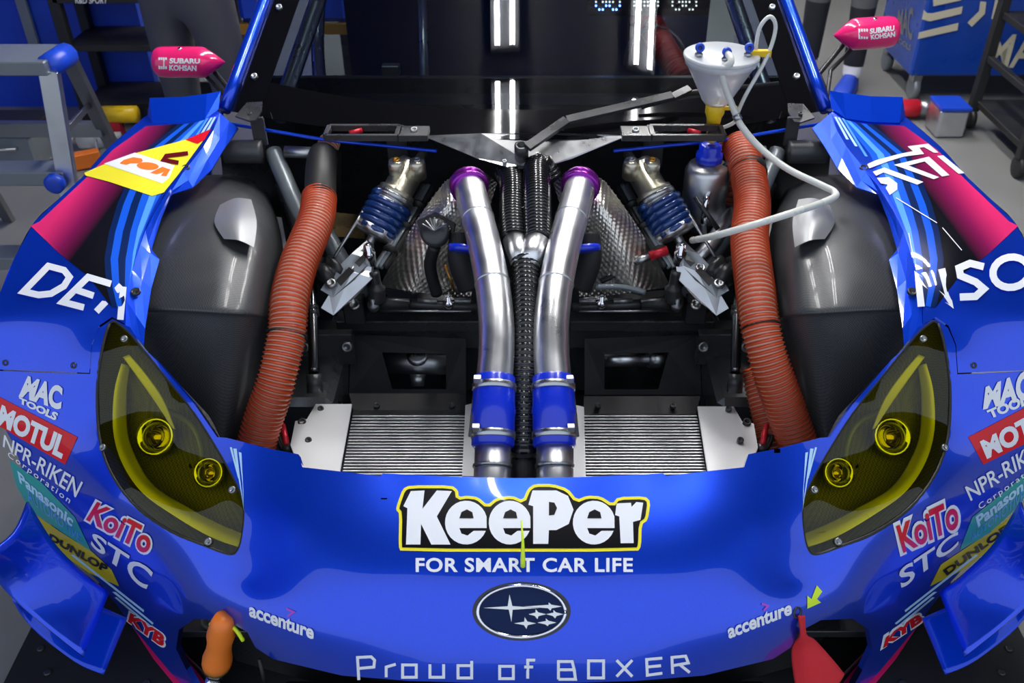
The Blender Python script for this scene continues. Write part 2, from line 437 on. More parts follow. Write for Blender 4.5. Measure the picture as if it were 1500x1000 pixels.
# ------------------------------------------------------------------ the car
car = thing('race_car', (0, 2.4, 0), 'blue racing car with its bonnet off, engine bay open and sponsor lettering', 'car')
HL = [(160,473),(145,530),(141,590),(146,650),(165,700),(200,745),(250,780),(300,800),(335,812),(348,806),(355,780),(357,740),(345,705),(320,660),(285,605),(245,555),(205,505),(180,478)]
def smoothpoly(L, per=4):
    n = len(L); o = []
    for i in range(n):
        p0, p1, p2, p3 = L[i-1], L[i], L[(i+1) % n], L[(i+2) % n]
        for j in range(per):
            t = j/per; o.append(tuple(.5*((2*p1[k])+(p2[k]-p0[k])*t+(2*p0[k]-5*p1[k]+4*p2[k]-p3[k])*t*t+(3*p1[k]-p0[k]-3*p2[k]+p3[k])*t**3) for k in (0, 1)))
    return o
HLs = smoothpoly(HL)
LIP = [(132,548),(135,505),(146,480),(165,467),(190,479),(207,507),(230,528),(285,592),(318,640),(332,641),(395,657),(437,665),(443,684),(497,690),(557,697),(561,693),(620,696),(700,699)]
BOT = [(700,1000),(600,997),(500,989),(400,965),(374,948),(362,925),(330,908),(285,906),(262,922),(258,950),(275,985),(306,1040),(250,985),(200,925),(150,858),(95,800),(45,722),(20,650),(0,615),(-40,560),(-40,543),(0,543)]
outline = LIP+[(768,700)]+mirror_poly(LIP)+mirror_poly(BOT)+[(768,1002)]+BOT
HLr = mirror_poly(HLs)
bumper = panel('front_bumper', [outline, HLs, HLr], blue, car, step=9, skirt=.012)
FEND = [(-45,543),(0,541),(131,546),(134,504),(145,477),(164,464),(183,474),(183,440),(195,390),(215,330),(240,285),(262,258),(298,215),(316,185),(322,166),(316,160),(216,168),(160,215),(120,260),(85,292),(50,325),(20,380),(0,428),(-45,500)]
def side(L, s): return L if s < 0 else mirror_poly(L)
fender = {}
for s in (-1, 1):
    fender[s] = panel('front_fender', [side(FEND, s)], blue, car, step=9, skirt=.008)
    # inward flange with fastener holes
    A = [(322,166),(316,185),(298,215),(262,258),(240,285),(215,330),(195,390),(183,440),(183,474)]
    B = [(347,178),(330,203),(308,238),(284,266),(246,278),(232,312),(217,357),(216,410),(206,508)]
    B = [(347,178),(328,205),(308,238),(280,264),(248,274),(232,310),(218,355),(230,370),(218,412),(209,470),(206,508)]
    A = [(322,166),(312,192),(298,215),(268,252),(250,272),(225,312),(212,338),(205,358),(193,396),(184,440),(183,476)]
    ra = [p for p in lifts(A, -.001)[0]]; rb = [p+Vector((0, 0, -.018)) for p in lifts(B)[0]]
    rows = [ra, [a.lerp(b, .5)+Vector((0, 0, -.002)) for a, b in zip(ra, rb)], rb]
    if s > 0: rows = [[mx(p) for p in r] for r in rows]
    vs = [p for r in rows for p in r]; n = len(A)
    fl = obj('fender_flange', vs, [(i*n+j, i*n+j+1, (i+1)*n+j+1, (i+1)*n+j) for i in range(2) for j in range(n-1)], blue2, fender[s], False)
    md = fl.modifiers.new('thickness', 'SOLIDIFY'); md.thickness = .004; md.offset = 0
    for hx, hy in ((272,246),(200,429)):
        p = lift(hx, hy, -.012); p = p if s < 0 else mx(p)
        MB().lathe(p+Vector((0, 0, .012)), (0, -.3, 1), [(-.004, .009), (.002, .009), (.002, .006), (-.003, .006)], 14).build('fastener', blackm, fender[s])
    for hx, hy in ((8,531),(108,535)):
        p, n_ = [k[0] for k in lifts([(hx, hy)])]; p = p if s < 0 else mx(p); n_ = n_ if s < 0 else mx(n_)
        MB().lathe(p, n_, [(-.003, .006), (.0015, .006), (.0015, .003), (-.001, .003)], 12).build('bolt', blackm, fender[s])
    # kick-up lip at the fender's tail
    L1 = [(216,170),(223,181),(262,180),(300,175),(320,160)]; base = lifts(L1)[0]
    top = [base[0]+Vector((0, .03, .012)), base[1]+Vector((-.012, .05, .045)), base[2]+Vector((0, .05, .045)), base[3]+Vector((0, .05, .045)), base[4]+Vector((0, .04, .03))]
    if s > 0: base = [mx(p) for p in base]; top = [mx(p) for p in top]
    lp = obj('tail_lip', base+top, [(i, i+1, i+6, i+5) for i in range(4)], blue2, fender[s], False)
    md = lp.modifiers.new('thickness', 'SOLIDIFY'); md.thickness = .005
    # rolled outer edge of the fender: falls away to the wheel opening
    E_ = [(216,168),(160,215),(120,260),(85,292),(50,325),(20,380),(0,428),(-45,500),(-45,543)]; r0 = lifts(E_)[0]
    r1 = [p+Vector((-.015, 0, -.03)) for p in r0]; r2 = [p+Vector((-.012, 0, -.12)) for p in r0]
    rr = [r0, r1, r2]
    if s > 0: rr = [[mx(p) for p in r] for r in rr]
    gridsurf('outer_edge', rr, blue, fender[s], 3)
# livery on the fenders
def decal(name, L, m, parent, off=.0008, **k): return panel(name, [L], m, parent, step=12, off=off, **k)
for s in (-1, 1):
    f = fender[s]
    fade = side([(45,331),(58,325),(125,262),(165,220),(214,185),(262,182),(205,226),(188,262),(172,300),(160,340),(153,380),(156,420),(164,450),(130,405),(88,372)], s)
    a, b = (160,345), (96,297)
    if s > 0: a, b = mpx(*a), mpx(*b)
    decal('fade_band', fade, magenta, f, uvq=(a, b))
    bands = [((262,182),(205,226),(188,262),(172,300),(160,340),(153,380),(156,420),(164,450)), ((270,182),(214,226),(197,262),(181,300),(169,340),(162,380),(165,420),(172,450)),
             ((278,181),(224,226),(207,262),(192,300),(180,340),(173,380),(175,420),(179,448)), ((286,180),(234,226),(217,262),(203,300),(191,340),(184,380),(183,410),(183,440)),
             ((293,178),(244,226),(228,262),(214,300),(202,335),(195,370),(193,390),(190,410)), ((300,176),(254,226),(239,262),(226,295),(214,325),(204,350),(200,365),(197,382)),
             ((306,174),(264,226),(251,255),(240,278),(226,303),(216,324),(212,335),(208,346))]
    mm = [midb, navy, midb, navy, blue2, midb]
    mm = [navy, midb, navy, midb, litb, midb]
    for i in range(6):
        decal('stripe', side(list(bands[i])+list(bands[i+1])[::-1], s), mm[i], f, off=.001)
    for (x0, y0, x1, y1, m) in ((309,173,283,215,skyb),(314,172,296,205,skyb),(303,174,268,230,litb)):
        decal('stripe', side([(x0, y0), (x0+3, y0), (x1+3, y1), (x1-1, y1)], s), m, f, off=.0016)
fL, fR = fender[-1], fender[1]
decal('yellow_decal', [(124,254),(152,242),(200,225),(270,206),(294,197),(303,200),(262,256),(240,283),(223,288),(160,267),(126,258)], yellowv, fL, .002)
decal('white_band', [(153,241),(198,225),(256,244),(248,262),(238,270)], white, fL, .0028)
decal('red_corner', [(272,206),(310,190),(300,206),(290,212)], redv, fL, .0028)
strokes('decal_letter', [[(276,226),(244,230),(240,236),(262,240)]], 6, maroonv, fL, .0034)
decal('decal_letter', [(176,241),(182,236),(196,232),(208,234),(210,238),(204,241),(192,241),(186,243)], orangev, fL, .0034)
decal('decal_letter', ell(217, 245, 16, 5.5, 4), orangev, fL, .0034)
decal('decal_letter', [(220,255),(238,246),(250,250),(244,260),(236,259),(240,254),(230,257)], orangev, fL, .0034)
for L in ([(1270,242),(1283,236),(1317,227),(1337,223),(1329,216),(1359,212),(1374,225),(1367,225),(1353,217),(1346,218),(1353,227),(1323,231),(1300,238),(1273,248)],
          [(1309,243),(1360,231),(1390,258),(1379,260),(1354,238),(1330,244),(1375,261),(1367,264)], [(1372,230),(1381,229),(1412,255),(1403,256)], [(1278,253),(1295,247),(1352,268),(1343,272),(1294,254),(1283,259)]):
    decal('angular_logo', L, white, fR, .003)
decal('angular_logo', [(1284,262),(1302,261),(1314,270),(1314,279),(1303,287),(1297,277),(1300,272),(1290,270)], white, fR, .003)
strokes('painted_reflection', [[(1312,291),(1372,328)], [(1331,343),(1338,380)], [(1380,335),(1408,368)]], 1.2, white, fR, .003)  # thin white lines painted on the fender for its light reflections
strokes('maker_lettering', [[(72,391),(95,397),(103,407),(95,420),(76,431),(58,433),(36,428),(72,391)], [(163,417),(130,407),(93,443),(124,451)], [(111,425),(138,434)], [(178,419),(142,457)], [(181,421),(177,469)]], 9.5, white, fL, .003)
O_ = ell(1480, 400, 27, 22, -10, 20); O_.append(O_[0])
strokes('maker_lettering', [[(1349,450),(1345,408),(1390,443),(1379,395)], [(1440,392),(1420,387),(1404,394),(1406,405),(1428,414),(1440,424),(1428,435),(1405,436)], O_], 10.5, white, fR, .003)
# bumper lettering
B = bumper
Kout = [(587,808),(584,800),(585,752),(580,747),(582,738),(590,716),(600,711),(662,711),(671,718),(672,728),(684,726),(700,728),(714,740),(727,729),(750,726),(766,733),(773,716),(783,709),(810,709),(832,716),(845,732),(860,726),(880,727),(897,738),(905,728),(945,727),(953,735),(949,762),(940,768),(939,800),(934,808)]
def inset(L, k):
    n = len(L); o = []
    for i in range(n):
        a, p, b = L[i-1], L[i], L[(i+1) % n]; d1 = Vector((p[0]-a[0], p[1]-a[1])).normalized(); d2 = Vector((b[0]-p[0], b[1]-p[1])).normalized()
        t = (d1+d2); t = t.normalized() if t.length > .01 else d1; c = k/max(.6, t.dot(d1)); o.append((p[0]-t.y*c, p[1]+t.x*c))
    return o
Kout = [q for i in range(len(Kout)) for a, b in [(Kout[i], Kout[(i+1) % len(Kout)])] for q in ((a[0]*.8+b[0]*.2, a[1]*.8+b[1]*.2), (a[0]*.2+b[0]*.8, a[1]*.2+b[1]*.8))]
decal('logo_outline', Kout, yellowv, B, .0008)
decal('logo_ground', inset(Kout, 4.5), blackv, B, .0014)
def ee(cx): return [(cx+30, 774), (cx-10, 774), (cx-7, 782), (cx+2, 785), (cx+11, 778), (cx+29.5, 778)]+ell(cx, 766, 31, 32, 0, 26, 22, 344)
Kl = [[(602,720),(622,719),(619,746),(640,719),(662,720),(640,757),(660,798),(632,798),(617,768),(616,798),(595,798),(597,745),(591,742)], ee(683), ee(747),
      [(780,719),(815,719),(832,727),(840,747),(833,768),(815,777),(804,777),(803,797),(781,797),(781,742),(774,740)], ee(870),
      [(903,738),(924,737),(925,743),(932,736),(942,737),(938,762),(927,765),(928,796),(909,796),(907,757),(901,755)]]
for L in Kl: decal('logo_letter', L, white, B, .002)
for cx in (683, 747, 870): decal('letter_counter', [(cx-10,760),(cx-7,751),(cx+1,747),(cx+9,751),(cx+11,760)], blackv, B, .0026)
decal('letter_counter', [(804,736),(812,737),(816,745),(812,755),(804,756)], blackv, B, .0026)
text('slogan', 'FOR SMART CAR LIFE', [(609,817),(927,817),(927,838),(609,838)], white, B, .001, .026, 0, 1.08)
X0 = 524
def sq(x, w_, t, b): return [(x, t), (x+w_, t), (x+w_, b), (x, b), (x, t)]
pr = [[(526,995),(524,962),(544,961),(549,966),(548,976),(526,978)], [(566,991),(566,976),(580,972)], sq(590,20,973,991), [(630,972),(630,991),(650,991),(650,972)], [(691,967),(691,992),(671,992),(671,974),(691,974)],
      sq(732,20,975,993), [(773,993),(773,966),(784,966)], [(768,976),(781,976)], [(818,994),(818,968),(838,968),(841,980),(818,980)], [(841,980),(843,994),(818,994)], sq(862,22,967,992), [(903,966),(926,990)], [(926,966),(903,990)],
      [(970,963),(947,965),(948,988),(970,985)], [(948,976),(968,974)], [(985,986),(984,962),(1004,960),(1008,970),(985,974)], [(996,973),(1010,984)]]
for L in pr: strokes('motto_letter', [L], 4.2, white, B, .001)
# badge
bp, bn = [k[0] for k in lifts([(764, 895)])]
ring = ell(764, 895, 68, 40, 0, 44); pl = lambda L, o: lifts(L, o)[0]
badge = panel('badge', [ell(764, 895, 72, 43, 0, 48)], blackg, B, step=12, off=.0008)
panel('badge_field', [ell(764, 894, 62, 35, 0, 40)], badgem, badge, step=12, off=.003)
rp = pl(ell(764, 895, 64, 37, 0, 48), .004); MB().tube(rp+[rp[0]], .0028, 8).build('badge_rim', chrome, badge)
def star(cx, cy, wl, wr, hu, hd): return [(cx-wl, cy), (cx-4*hu/18, cy-2.4), (cx-1.5, cy-hu), (cx+2.6, cy-2.6), (cx+wr, cy), (cx+3, cy+2.6), (cx+1.2, cy+hd), (cx-2.6, cy+2.4)]
for a in ((748,890,40,42,19,20),(805,888,38,18,6,6),(786,899,12,14,7,7),(812,899,12,13,6,6),(770,912,17,15,9,8),(801,911,14,14,6,5)):
    decal('badge_star', star(*a), plate, badge, .0045)
for s in (-1, 1):   # tow strap arrow etc. are single; pale corner stripes on both sides
    for L in ([(337,655),(340,655),(352,705),(349,700)], [(342,657),(347,657),(358,750),(355,730)], [(350,662),(354,663),(357,745),(357,720)]):
        decal('corner_stripe', side(L, s), skyb, B, .001)
    for L in ([(104,812),(108,811),(212,893),(211,896)], [(165,866),(170,866),(226,912),(224,914)], [(168,874),(172,874),(232,924),(229,926)]):
        decal('sill_stripe', side(L, s), skyb, B, .0012)
T = lambda s, q, m, bold=.03, off=.0016, **k: text('sponsor_lettering', s, q, m, B, off, bold, **k)
# left corner sponsors
T('MAC', [(42,550),(93,566),(90,601),(28,581)], white, .05)
T('TOOLS', [(29,581),(87,605),(82,616),(29,590)], white, .05)
decal('red_ground', [(-14,574),(114,640),(96,680),(-14,616)], redv, B)
T('MOTUL', [(4,592),(101,641),(91,672),(-4,620)], white, .05)
T('NPR-RIKEN', [(7,636),(123,706),(112,728),(5,653)], white, .012)
T('Corporation', [(14,660),(106,729),(101,739),(11,669)], white, .005, space=1.35)
decal('teal_ground', [(14,673),(60,705),(110,757),(134,807),(90,778),(45,747),(25,712)], greenv, B)
T('Panasonic', [(26,688),(110,757),(106,771),(30,706)], skyb, .035)
T('AUTOMOTIVE', [(38,712),(119,782),(118,793),(43,732)], litb, .0)
decal('yellow_ground', [(45,748),(90,779),(136,808),(164,834),(175,858),(130,838),(85,806),(55,772)], goldv, B)
T('DUNLOP', [(74,780),(160,828),(156,838),(72,789)], blackv, .04, .0022)
koi = [(144,734),(228,778),(217,812),(127,760)]
T('KoiTo', [(141,730),(231,777),(219,817),(123,762)], white, .095, .0014)
T('KoiTo', koi, redv, .03, .0024)
T('STC', [(138,778),(230,838),(214,864),(131,796)], white, .02, shear=-.1)
T('accenture', [(366,884),(461,918),(460,936),(366,902)], white, .035)
strokes('accent_mark', [[(420,891),(431,896),(422,902)]], 3, purplev, B)
T('KYB', [(193,896),(245,931),(240,947),(189,909)], redv, .05, .003); T('KYB', [(190,893),(248,931),(242,951),(186,909)], white, .09, .002)
# right corner sponsors
T('MAC', [(1443,566),(1508,540),(1512,584),(1439,600)], white, .05)
T('TOOLS', [(1444,601),(1512,572),(1514,589),(1450,613)], white, .05)
decal('red_ground', [(1418,640),(1512,591),(1512,644),(1440,680)], redv, B)
T('MOTUL', [(1434,646),(1545,586),(1553,618),(1445,672)], white, .05)
T('NPR-RIKEN', [(1412,713),(1530,637),(1534,660),(1421,733)], white, .012)
T('Corporation', [(1431,738),(1520,675),(1524,684),(1436,748)], white, .005, space=1.35)
decal('teal_ground', [(1405,806),(1424,757),(1470,720),(1512,684),(1510,716),(1484,748),(1450,780)], greenv, B)
T('Panasonic', [(1428,756),(1512,690),(1512,706),(1432,772)], skyb, .035)
T('AUTOMOTIVE', [(1421,784),(1500,715),(1498,733),(1422,792)], litb, .0)
decal('yellow_ground', [(1362,858),(1378,826),(1440,785),(1490,748),(1484,770),(1450,803),(1412,833)], goldv, B)
T('DUNLOP', [(1380,834),(1474,766),(1478,775),(1386,842)], blackv, .04, .0022)
T('KoiTo', [(1307,766),(1402,720),(1409,775),(1318,815)], white, .095, .0014)
T('KoiTo', [(1311,770),(1399,727),(1404,771),(1322,809)], redv, .03, .0024)
T('STC', [(1312,836),(1402,776),(1406,796),(1320,862)], white, .02, shear=.1)
T('accenture', [(1064,917),(1158,881),(1159,899),(1067,935)], white, .035)
strokes('accent_mark', [[(1115,884),(1124,887),(1118,894)]], 3, purplev, B)
T('KYB', [(1296,932),(1346,896),(1352,907),(1292,948)], redv, .05, .003); T('KYB', [(1293,929),(1349,892),(1356,908),(1288,952)], white, .09, .002)
decal('arrow_sticker', [(1182,891),(1182,872),(1188,877),(1196,857),(1204,866),(1196,877),(1202,882)], neon, B, .001)
p0 = lift(766, 830, .001); MB().tube([p0, p0+Vector((0, .004, .012)), lift(766, 800, .02), lift(764, 775, .03)], [.004, .004, .0022, .0012], 8).build('wool_tuft', neon, B)
# ------------------------------------------------------------------ headlights
for s in (-1, 1):
    h = thing('headlight', tuple((lambda p: p if s < 0 else mx(p))(lift(250, 680, -.05))), '', ''); del h['label']; del h['category']
    W0 = Vector(h.location); h.parent = car; h.location = W0-WL[car]; h.name = 'headlight'
    M_ = (lambda p: p) if s < 0 else mx
    poly = HLs if s < 0 else HLr
    panel('lens_cover', [poly], lensy, h, step=10, off=-.003)
    n = len(HLs); r = [lifts(HLs, -.004)[0]]
    cxy = (245, 665)
    for k, dz in ((.97, -.03), (.88, -.07), (.6, -.085), (.25, -.085), (0.02, -.085)):
        r.append(lifts([(cxy[0]+(x-cxy[0])*k, cxy[1]+(y-cxy[1])*k) for x, y in HLs], dz)[0])
    vs = [M_(p) for q in r for p in q]
    obj('housing', vs, [(i*n+j, i*n+(j+1) % n, (i+1)*n+(j+1) % n, (i+1)*n+j) for i in range(5) for j in range(n)], housm, h)
    e = [M_(p) for p in lifts(HLs, -.003)[0]]; MB().tube(e+[e[0]], .0035, 6).build('seal', blackr, h)
    O1 = ((172,530),(160,575),(156,625),(166,672),(195,717),(240,752),(300,784),(340,798)); O2 = ((178,532),(170,578),(168,625),(182,664),(214,698),(258,728),(308,760),(345,782))
    gridsurf('light_blade', [[M_(lift(x, y, -.022)) for x, y in O1], [M_(lift((x+a)/2, (y+b)/2, -.026)) for (x, y), (a, b) in zip(O1, O2)], [M_(lift(x, y, -.045)) for x, y in O2]], bladem, h, 5, .003)
    I1 = ((172,518),(190,548),(212,585),(238,622)); I2 = ((181,514),(203,545),(224,582),(242,624))
    gridsurf('inner_blade', [[M_(lift(x, y, -.03)) for x, y in I1], [M_(lift(x, y, -.03)) for x, y in I2]], bladem, h, 5, .003)
    for (x, y, rr) in ((205,625,.034),(285,680,.026)):
        c, n_ = [k[0] for k in lifts([(x, y)], -.055)]; d = (Vector((0, -.8, .6))*.6+n_*.4).normalized(); c = M_(c); d = M_(d)
        pj = MB().lathe(c-d*.03, d, [(0, rr*.6), (.02, rr), (.03, rr*1.1), (.036, rr*1.1), (.036, rr*.9), (.02, rr*.55), (.012, rr*.2)], 22).build('projector', chrome, h)
        MB().lathe(c, d, [(-.01, rr*.85), (.004, rr*.75), (.012, rr*.5), (.016, rr*.05)], 18).build('bulb_lens', lensy, h)
    cr = crom([M_(lift(x, y, -.06)) for x, y in ((215,595),(250,615),(268,650),(272,690))], 5); MB().tube(cr, .006, 8).build('cable', greyd, h)
    for x, y in ((182,496),(150,655),(305,793),(340,717)):
        p, n_ = [k[0] for k in lifts([(x, y)])]; MB().lathe(M_(p), M_(n_), [(-.003, .0065), (.002, .0065), (.002, .0035), (0, .003)], 12).build('lens_bolt', graym, h)
# ------------------------------------------------------------------ canards, splitter, tow gear
def sheet(name, L, m, parent, th=.005, s=-1):
    vs = [Z(*p) for p in L]
    if s > 0: vs = [mx(p) for p in vs]
    o = obj(name, vs, [tuple(range(len(vs)))], m, parent, False); md = o.modifiers.new('thickness', 'SOLIDIFY'); md.thickness = th; md.offset = 0; return o
for s in (-1, 1):
    M_ = (lambda p: p) if s < 0 else mx
    inner = [(40,735,.50),(75,790,.42),(115,832,.36),(160,868,.31)]; mid = [(20,780,.49),(45,835,.40),(85,885,.335),(145,905,.295)]; out = [(-25,815,.50),(5,862,.40),(60,912,.33),(122,962,.28)]
    gridsurf('canard', [[M_(p) for p in pz(r)] for r in (inner, mid, out)], blue, car, 4, .006)
    inner = [(30,800,.30),(75,850,.26),(130,880,.22),(186,905,.20)]; mid = [(22,840,.29),(55,890,.23),(100,925,.20),(170,945,.18)]; out = [(20,878,.28),(45,917,.21),(108,968,.18),(152,988,.16)]
    gridsurf('canard', [[M_(p) for p in pz(r)] for r in (inner, mid, out)], blue2, car, 4, .006)
sp = [Z(55,900,.08), Z(5,1000,.08), Z(-60,1140,.08)]; xr = Z(768,1140,.08)
vs = sp+[Vector((0, sp[2].y-.03, .08))]+[mx(p) for p in sp[::-1]]+[Vector((.8, 1.6, .08)), Vector((-.8, 1.6, .08))]
o = obj('splitter', vs, [tuple(range(len(vs)))], carbon_d, car, False); md = o.modifiers.new('thickness', 'SOLIDIFY'); md.thickness = .012; md.offset = -1
for s in (-1, 1):
    M_ = (lambda p: p) if s < 0 else mx
    L = pz([(186,905,.084),(210,905,.084),(260,948,.084),(310,1010,.084),(262,1010,.084),(225,965,.084)]); q = obj('pink_strip', [M_(p) for p in L], [tuple(range(6))], pink, o, False)
    for (x, y) in ((70,985),(215,1000),(60,950),(100,930)):
        MB().lathe(M_(Z(x, y, .081)), (0, 0, 1), [(0, .008), (.003, .008), (.003, .004)], 10).build('bolt', blackm, o)
    # dark lower bumper wall behind the splitter and the bumper's dark intake
    gridsurf('lower_duct', [[M_(p) for p in pz(r)] for r in ([(215,885,.25),(275,960,.2),(330,1010,.15)], [(225,890,.08),(280,970,.08),(340,1030,.08)])], blackm, car, 3)
    gridsurf('intake_wall', [[M_(p) for p in r] for r in ([lift(255,905,-.03), lift(330,900,-.05), lift(400,940,-.06)], [lift(245,960,-.12), lift(320,960,-.12), lift(400,990,-.13)], [Vector((-.62, 1.2, .1)), Vector((-.45, 1.15, .1)), Vector((-.3, 1.12, .1))])], carbon_d, car, 4)
gridsurf('intake_floor', [[Vector((x, y, z)) for x in (-.5, 0, .5)] for y, z in ((.93, .40), (1.02, .24), (1.15, .1))], carbon_d, car, 4)
# orange-handled quick filler at the left, red strap at the right
c0 = lift(330, 915, -.02); a = Z(325, 920, .50); b = Z(318, 968, .40); e = Z(312, 1015, .33); d = (b-a).normalized()
tow = MB().lathe(a-d*.03, d, [(0, .016), (.02, .021), (.05, .024), (.075, .021), (.1, .022), (.125, .026), (.14, .026), (.145, .022)], 20).build('jack_plug', orgp, car)
MB().lathe(b+d*.005, d, [(0, .024), (.006, .025), (.012, .024)], 20).build('collar', brass, tow)
MB().lathe(b+d*.012, d, [(0, .015), (.012, .013), (.016, .017), (.03, .017), (.034, .011), (.05, .011), (.052, .016), (.12, .016)], 6).build('nozzle', chrome, tow)
rp = crom([lift(310, 912, .003), lift(325, 909, .003), lift(345, 918, .003), lift(358, 936, .003)], 5); MB().tube(rp, .0035, 6).build('neon_edge', neon, car)
p = lift(292, 925, -.03); MB().lathe(p, (0, -.8, .6), [(-.01, .02), (.004, .02), (.006, .014), (.0, .01)], 18).build('blanking_plug', blackr, car)
top = lift(1166, 905, -.015); 
def strap(r): return [lift(r[0][0]+2, 900, .004), lift(r[0][0], 922, .012)]+pz(r[1:])
gridsurf('tow_strap', [strap(r) for r in ([(1165,906,.505),(1160,950,.465),(1165,1000,.41),(1176,1040,.37)], [(1169,905,.508),(1178,950,.475),(1192,992,.43),(1204,1030,.385)], [(1173,906,.505),(1193,938,.48),(1220,968,.44),(1236,988,.41)], [(1171,909,.495),(1190,946,.455),(1208,980,.41),(1216,1010,.385)])], redcloth, car, 5, .004)
MB().lathe(lift(1168, 897, .0005), lifts([(1168, 897)])[1][0], [(-.004, .010), (.001, .010), (.001, .007), (-.02, .007)], 18).build('strap_hole', blackm, car)
p = Z(380, 965, .44); MB().tube([p, p+Vector((.003, -.01, -.04)), p+Vector((0, -.005, -.11))], .0035, 8).build('hook_cord', blackr, car)
# ------------------------------------------------------------------ engine bay
def S(L, s): L = [Z(*p) for p in L]; return L if s < 0 else [mx(p) for p in L]
def tubeZ(name, L, r, m, parent=car, s=-1, per=6, n=14): return MB().tube(crom(S(L, s), per) if len(L) > 2 else S(L, s), r, n).build(name, m, parent)
def corr(name, pts, r, pitch, m, band, parent=car, amp=.12, n=22, q=4):
    P = resample(crom(pts, 10), pitch/q); rs = [r*(1-amp*abs(math.cos(math.pi*(i % q)/q))) for i in range(len(P))]
    b = MB(); b.tube(P, rs, n, mf=lambda i: 1 if (i % q) == q-1 else 0); return b.build(name, [m, band], parent)
def boxZ(name, p, size, m, parent=car, s=-1, R=None, bev=.08):
    c = Z(*p); c = c if s < 0 else mx(c)
    return MB().box(c, size, R, 0, bev).build(name, m, parent, False)
def screw(p, m, parent, r=.007, d=(0, -.3, 1)): return MB().lathe(p, d, [(-.006, r), (.004, r), (.004, r*.55), (.001, r*.5)], 12).build('bolt', m, parent)
bay = MB().box((0, 1.85, .19), (1.5, 1.3, .02)).build('bay_floor', blackm, car, False)
MB().box((0, 2.45, .55), (1.46, .02, .76)).build('firewall', blackm, car, False)
MB().box((0, 2.18, .40), (.46, .45, .36), bev=.05).build('engine_block', blackm, car, False)
for s in (-1, 1):
    M_ = (lambda p: p) if s < 0 else mx
    tub = gridsurf('wheel_tub', [S(r, s) for r in (
        [(200,262,.76),(280,258,.82),(345,258,.81),(385,276,.76),(398,300,.64),(398,330,.5)],
        [(190,310,.80),(270,300,.86),(350,298,.855),(396,318,.80),(412,350,.66),(408,390,.5)],
        [(180,370,.83),(260,365,.86),(345,362,.855),(396,378,.80),(414,405,.64),(405,450,.45)],
        [(180,446,.80),(250,446,.82),(335,450,.815),(384,455,.765),(403,470,.6),(395,510,.42)],
        [(186,462,.775),(254,462,.795),(335,466,.79),(382,471,.74),(401,486,.58),(393,520,.41)],
        [(200,545,.65),(262,545,.675),(325,548,.67),(368,550,.63),(386,560,.5),(380,585,.36)],
        [(230,640,.51),(280,645,.53),(320,655,.53),(348,665,.48),(358,680,.38),(355,700,.3)])], carbon, car, 6, .003)
    gridsurf('tub_patch', [S(r, s) for r in ([(322,300,.872),(345,290,.872),(368,292,.863)], [(314,325,.876),(345,322,.882),(376,325,.864)], [(328,350,.873),(350,352,.877),(372,362,.860)])], patchm, tub, 5)  # smooth patch, paler grey than the carbon around it
    gridsurf('inner_wing', [S(r, s) for r in ([(320,205,.87),(400,212,.87),(500,222,.86)], [(325,245,.80),(400,255,.78),(500,262,.76)], [(330,300,.62),(420,320,.6),(500,330,.58)])], blackm, car, 5)
    tubeZ('wing_roll', [(330,222,.885),(350,222,.885),(385,222,.885)], .028, carbon, car, s)
    tubeZ('cowl_edge', [(340,182,.925),(400,192,.925),(480,205,.92),(560,213,.92),(640,221,.918)], .004, blue2, car, s)
    # frame tubes
    tubeZ('frame_tube', [(400,222,.87),(425,280,.81),(445,325,.76)], .021, greyd, car, s)
    tubeZ('frame_tube', [(412,268,.78),(432,330,.70),(440,380,.64)], .018, blackm, car, s)
    tubeZ('frame_tube', [(418,222,.88),(470,224,.88)], .014, alur, car, s)
    tubeZ('frame_tube', [(470,330,.74),(510,400,.66),(530,430,.6)], .022, greyd, car, s)
    tubeZ('frame_tube', [(580,352,.70),(595,392,.64),(607,430,.58)], .014, alur, car, s)
    # hinge bracket beside the windscreen
    hb = obj('hinge_bracket', S([(345,172,.965),(362,152,.972),(385,151,.972),(384,163,.968),(375,178,.962),(366,179,.96)], s), [(0, 1, 2, 3, 4, 5)], blackm, car, False)
    hb.modifiers.new('thickness', 'SOLIDIFY').thickness = .004
    screw(M_(Z(366,167,.968)), blackm, hb, .005); boxZ('bracket_leg', (379,192,.93), (.03, .01, .07), blackm, hb, s)
    # cowl bracket with rectangular hole
    c = Z(532,194,.985); fr = MB(); wv = .16; hv = .055
    for dx, dy, sx, sy in ((0, hv/2, wv, .010), (0, -hv/2, wv, .010), (-wv/2, 0, .010, hv), (wv/2, 0, .014, hv)):
        fr.box(M_(c+Vector((dx, dy, 0))), (sx, sy, .014))
    fr.box(M_(c+Vector((wv/2+.035, -.006, 0))), (.065, .055, .014)); cb = fr.build('cowl_bracket', blackm, car, False)
    screw(M_(c+Vector((wv/2+.035, -.006, .008))), graym, cb, .008); boxZ('bracket_foot', (583,218,.88), (.05, .02, .09), blackm, cb, s)
    MB().tube([M_(Z(512,195,.982)), M_(Z(530,191,.982))], .006, 8).build('red_plug', redp, cb)
    # orange duct parts common to both sides are built below; damper
    T_ = M_(Z(600,248,.865)); Bt = M_(Z(541,356,.73)); ax = (Bt-T_).normalized(); Ln = (Bt-T_).length
    dm = MB().lathe(T_, ax, [(-.02, .030), (-.012, .036), (.055, .036), (.06, .044), (.075, .044)], 22).build('damper', champagne, car)
    MB().lathe(T_+ax*.07, ax, [(0, .046), (.004, .048), (.012, .048), (.014, .042), (.018, .042), (.020, .047), (.028, .047)], 26).build('spring_collar', steel, dm)
    sl = Ln*.74; s0 = .085; H_ = []
    u = ax.orthogonal().normalized(); w_ = ax.cross(u)
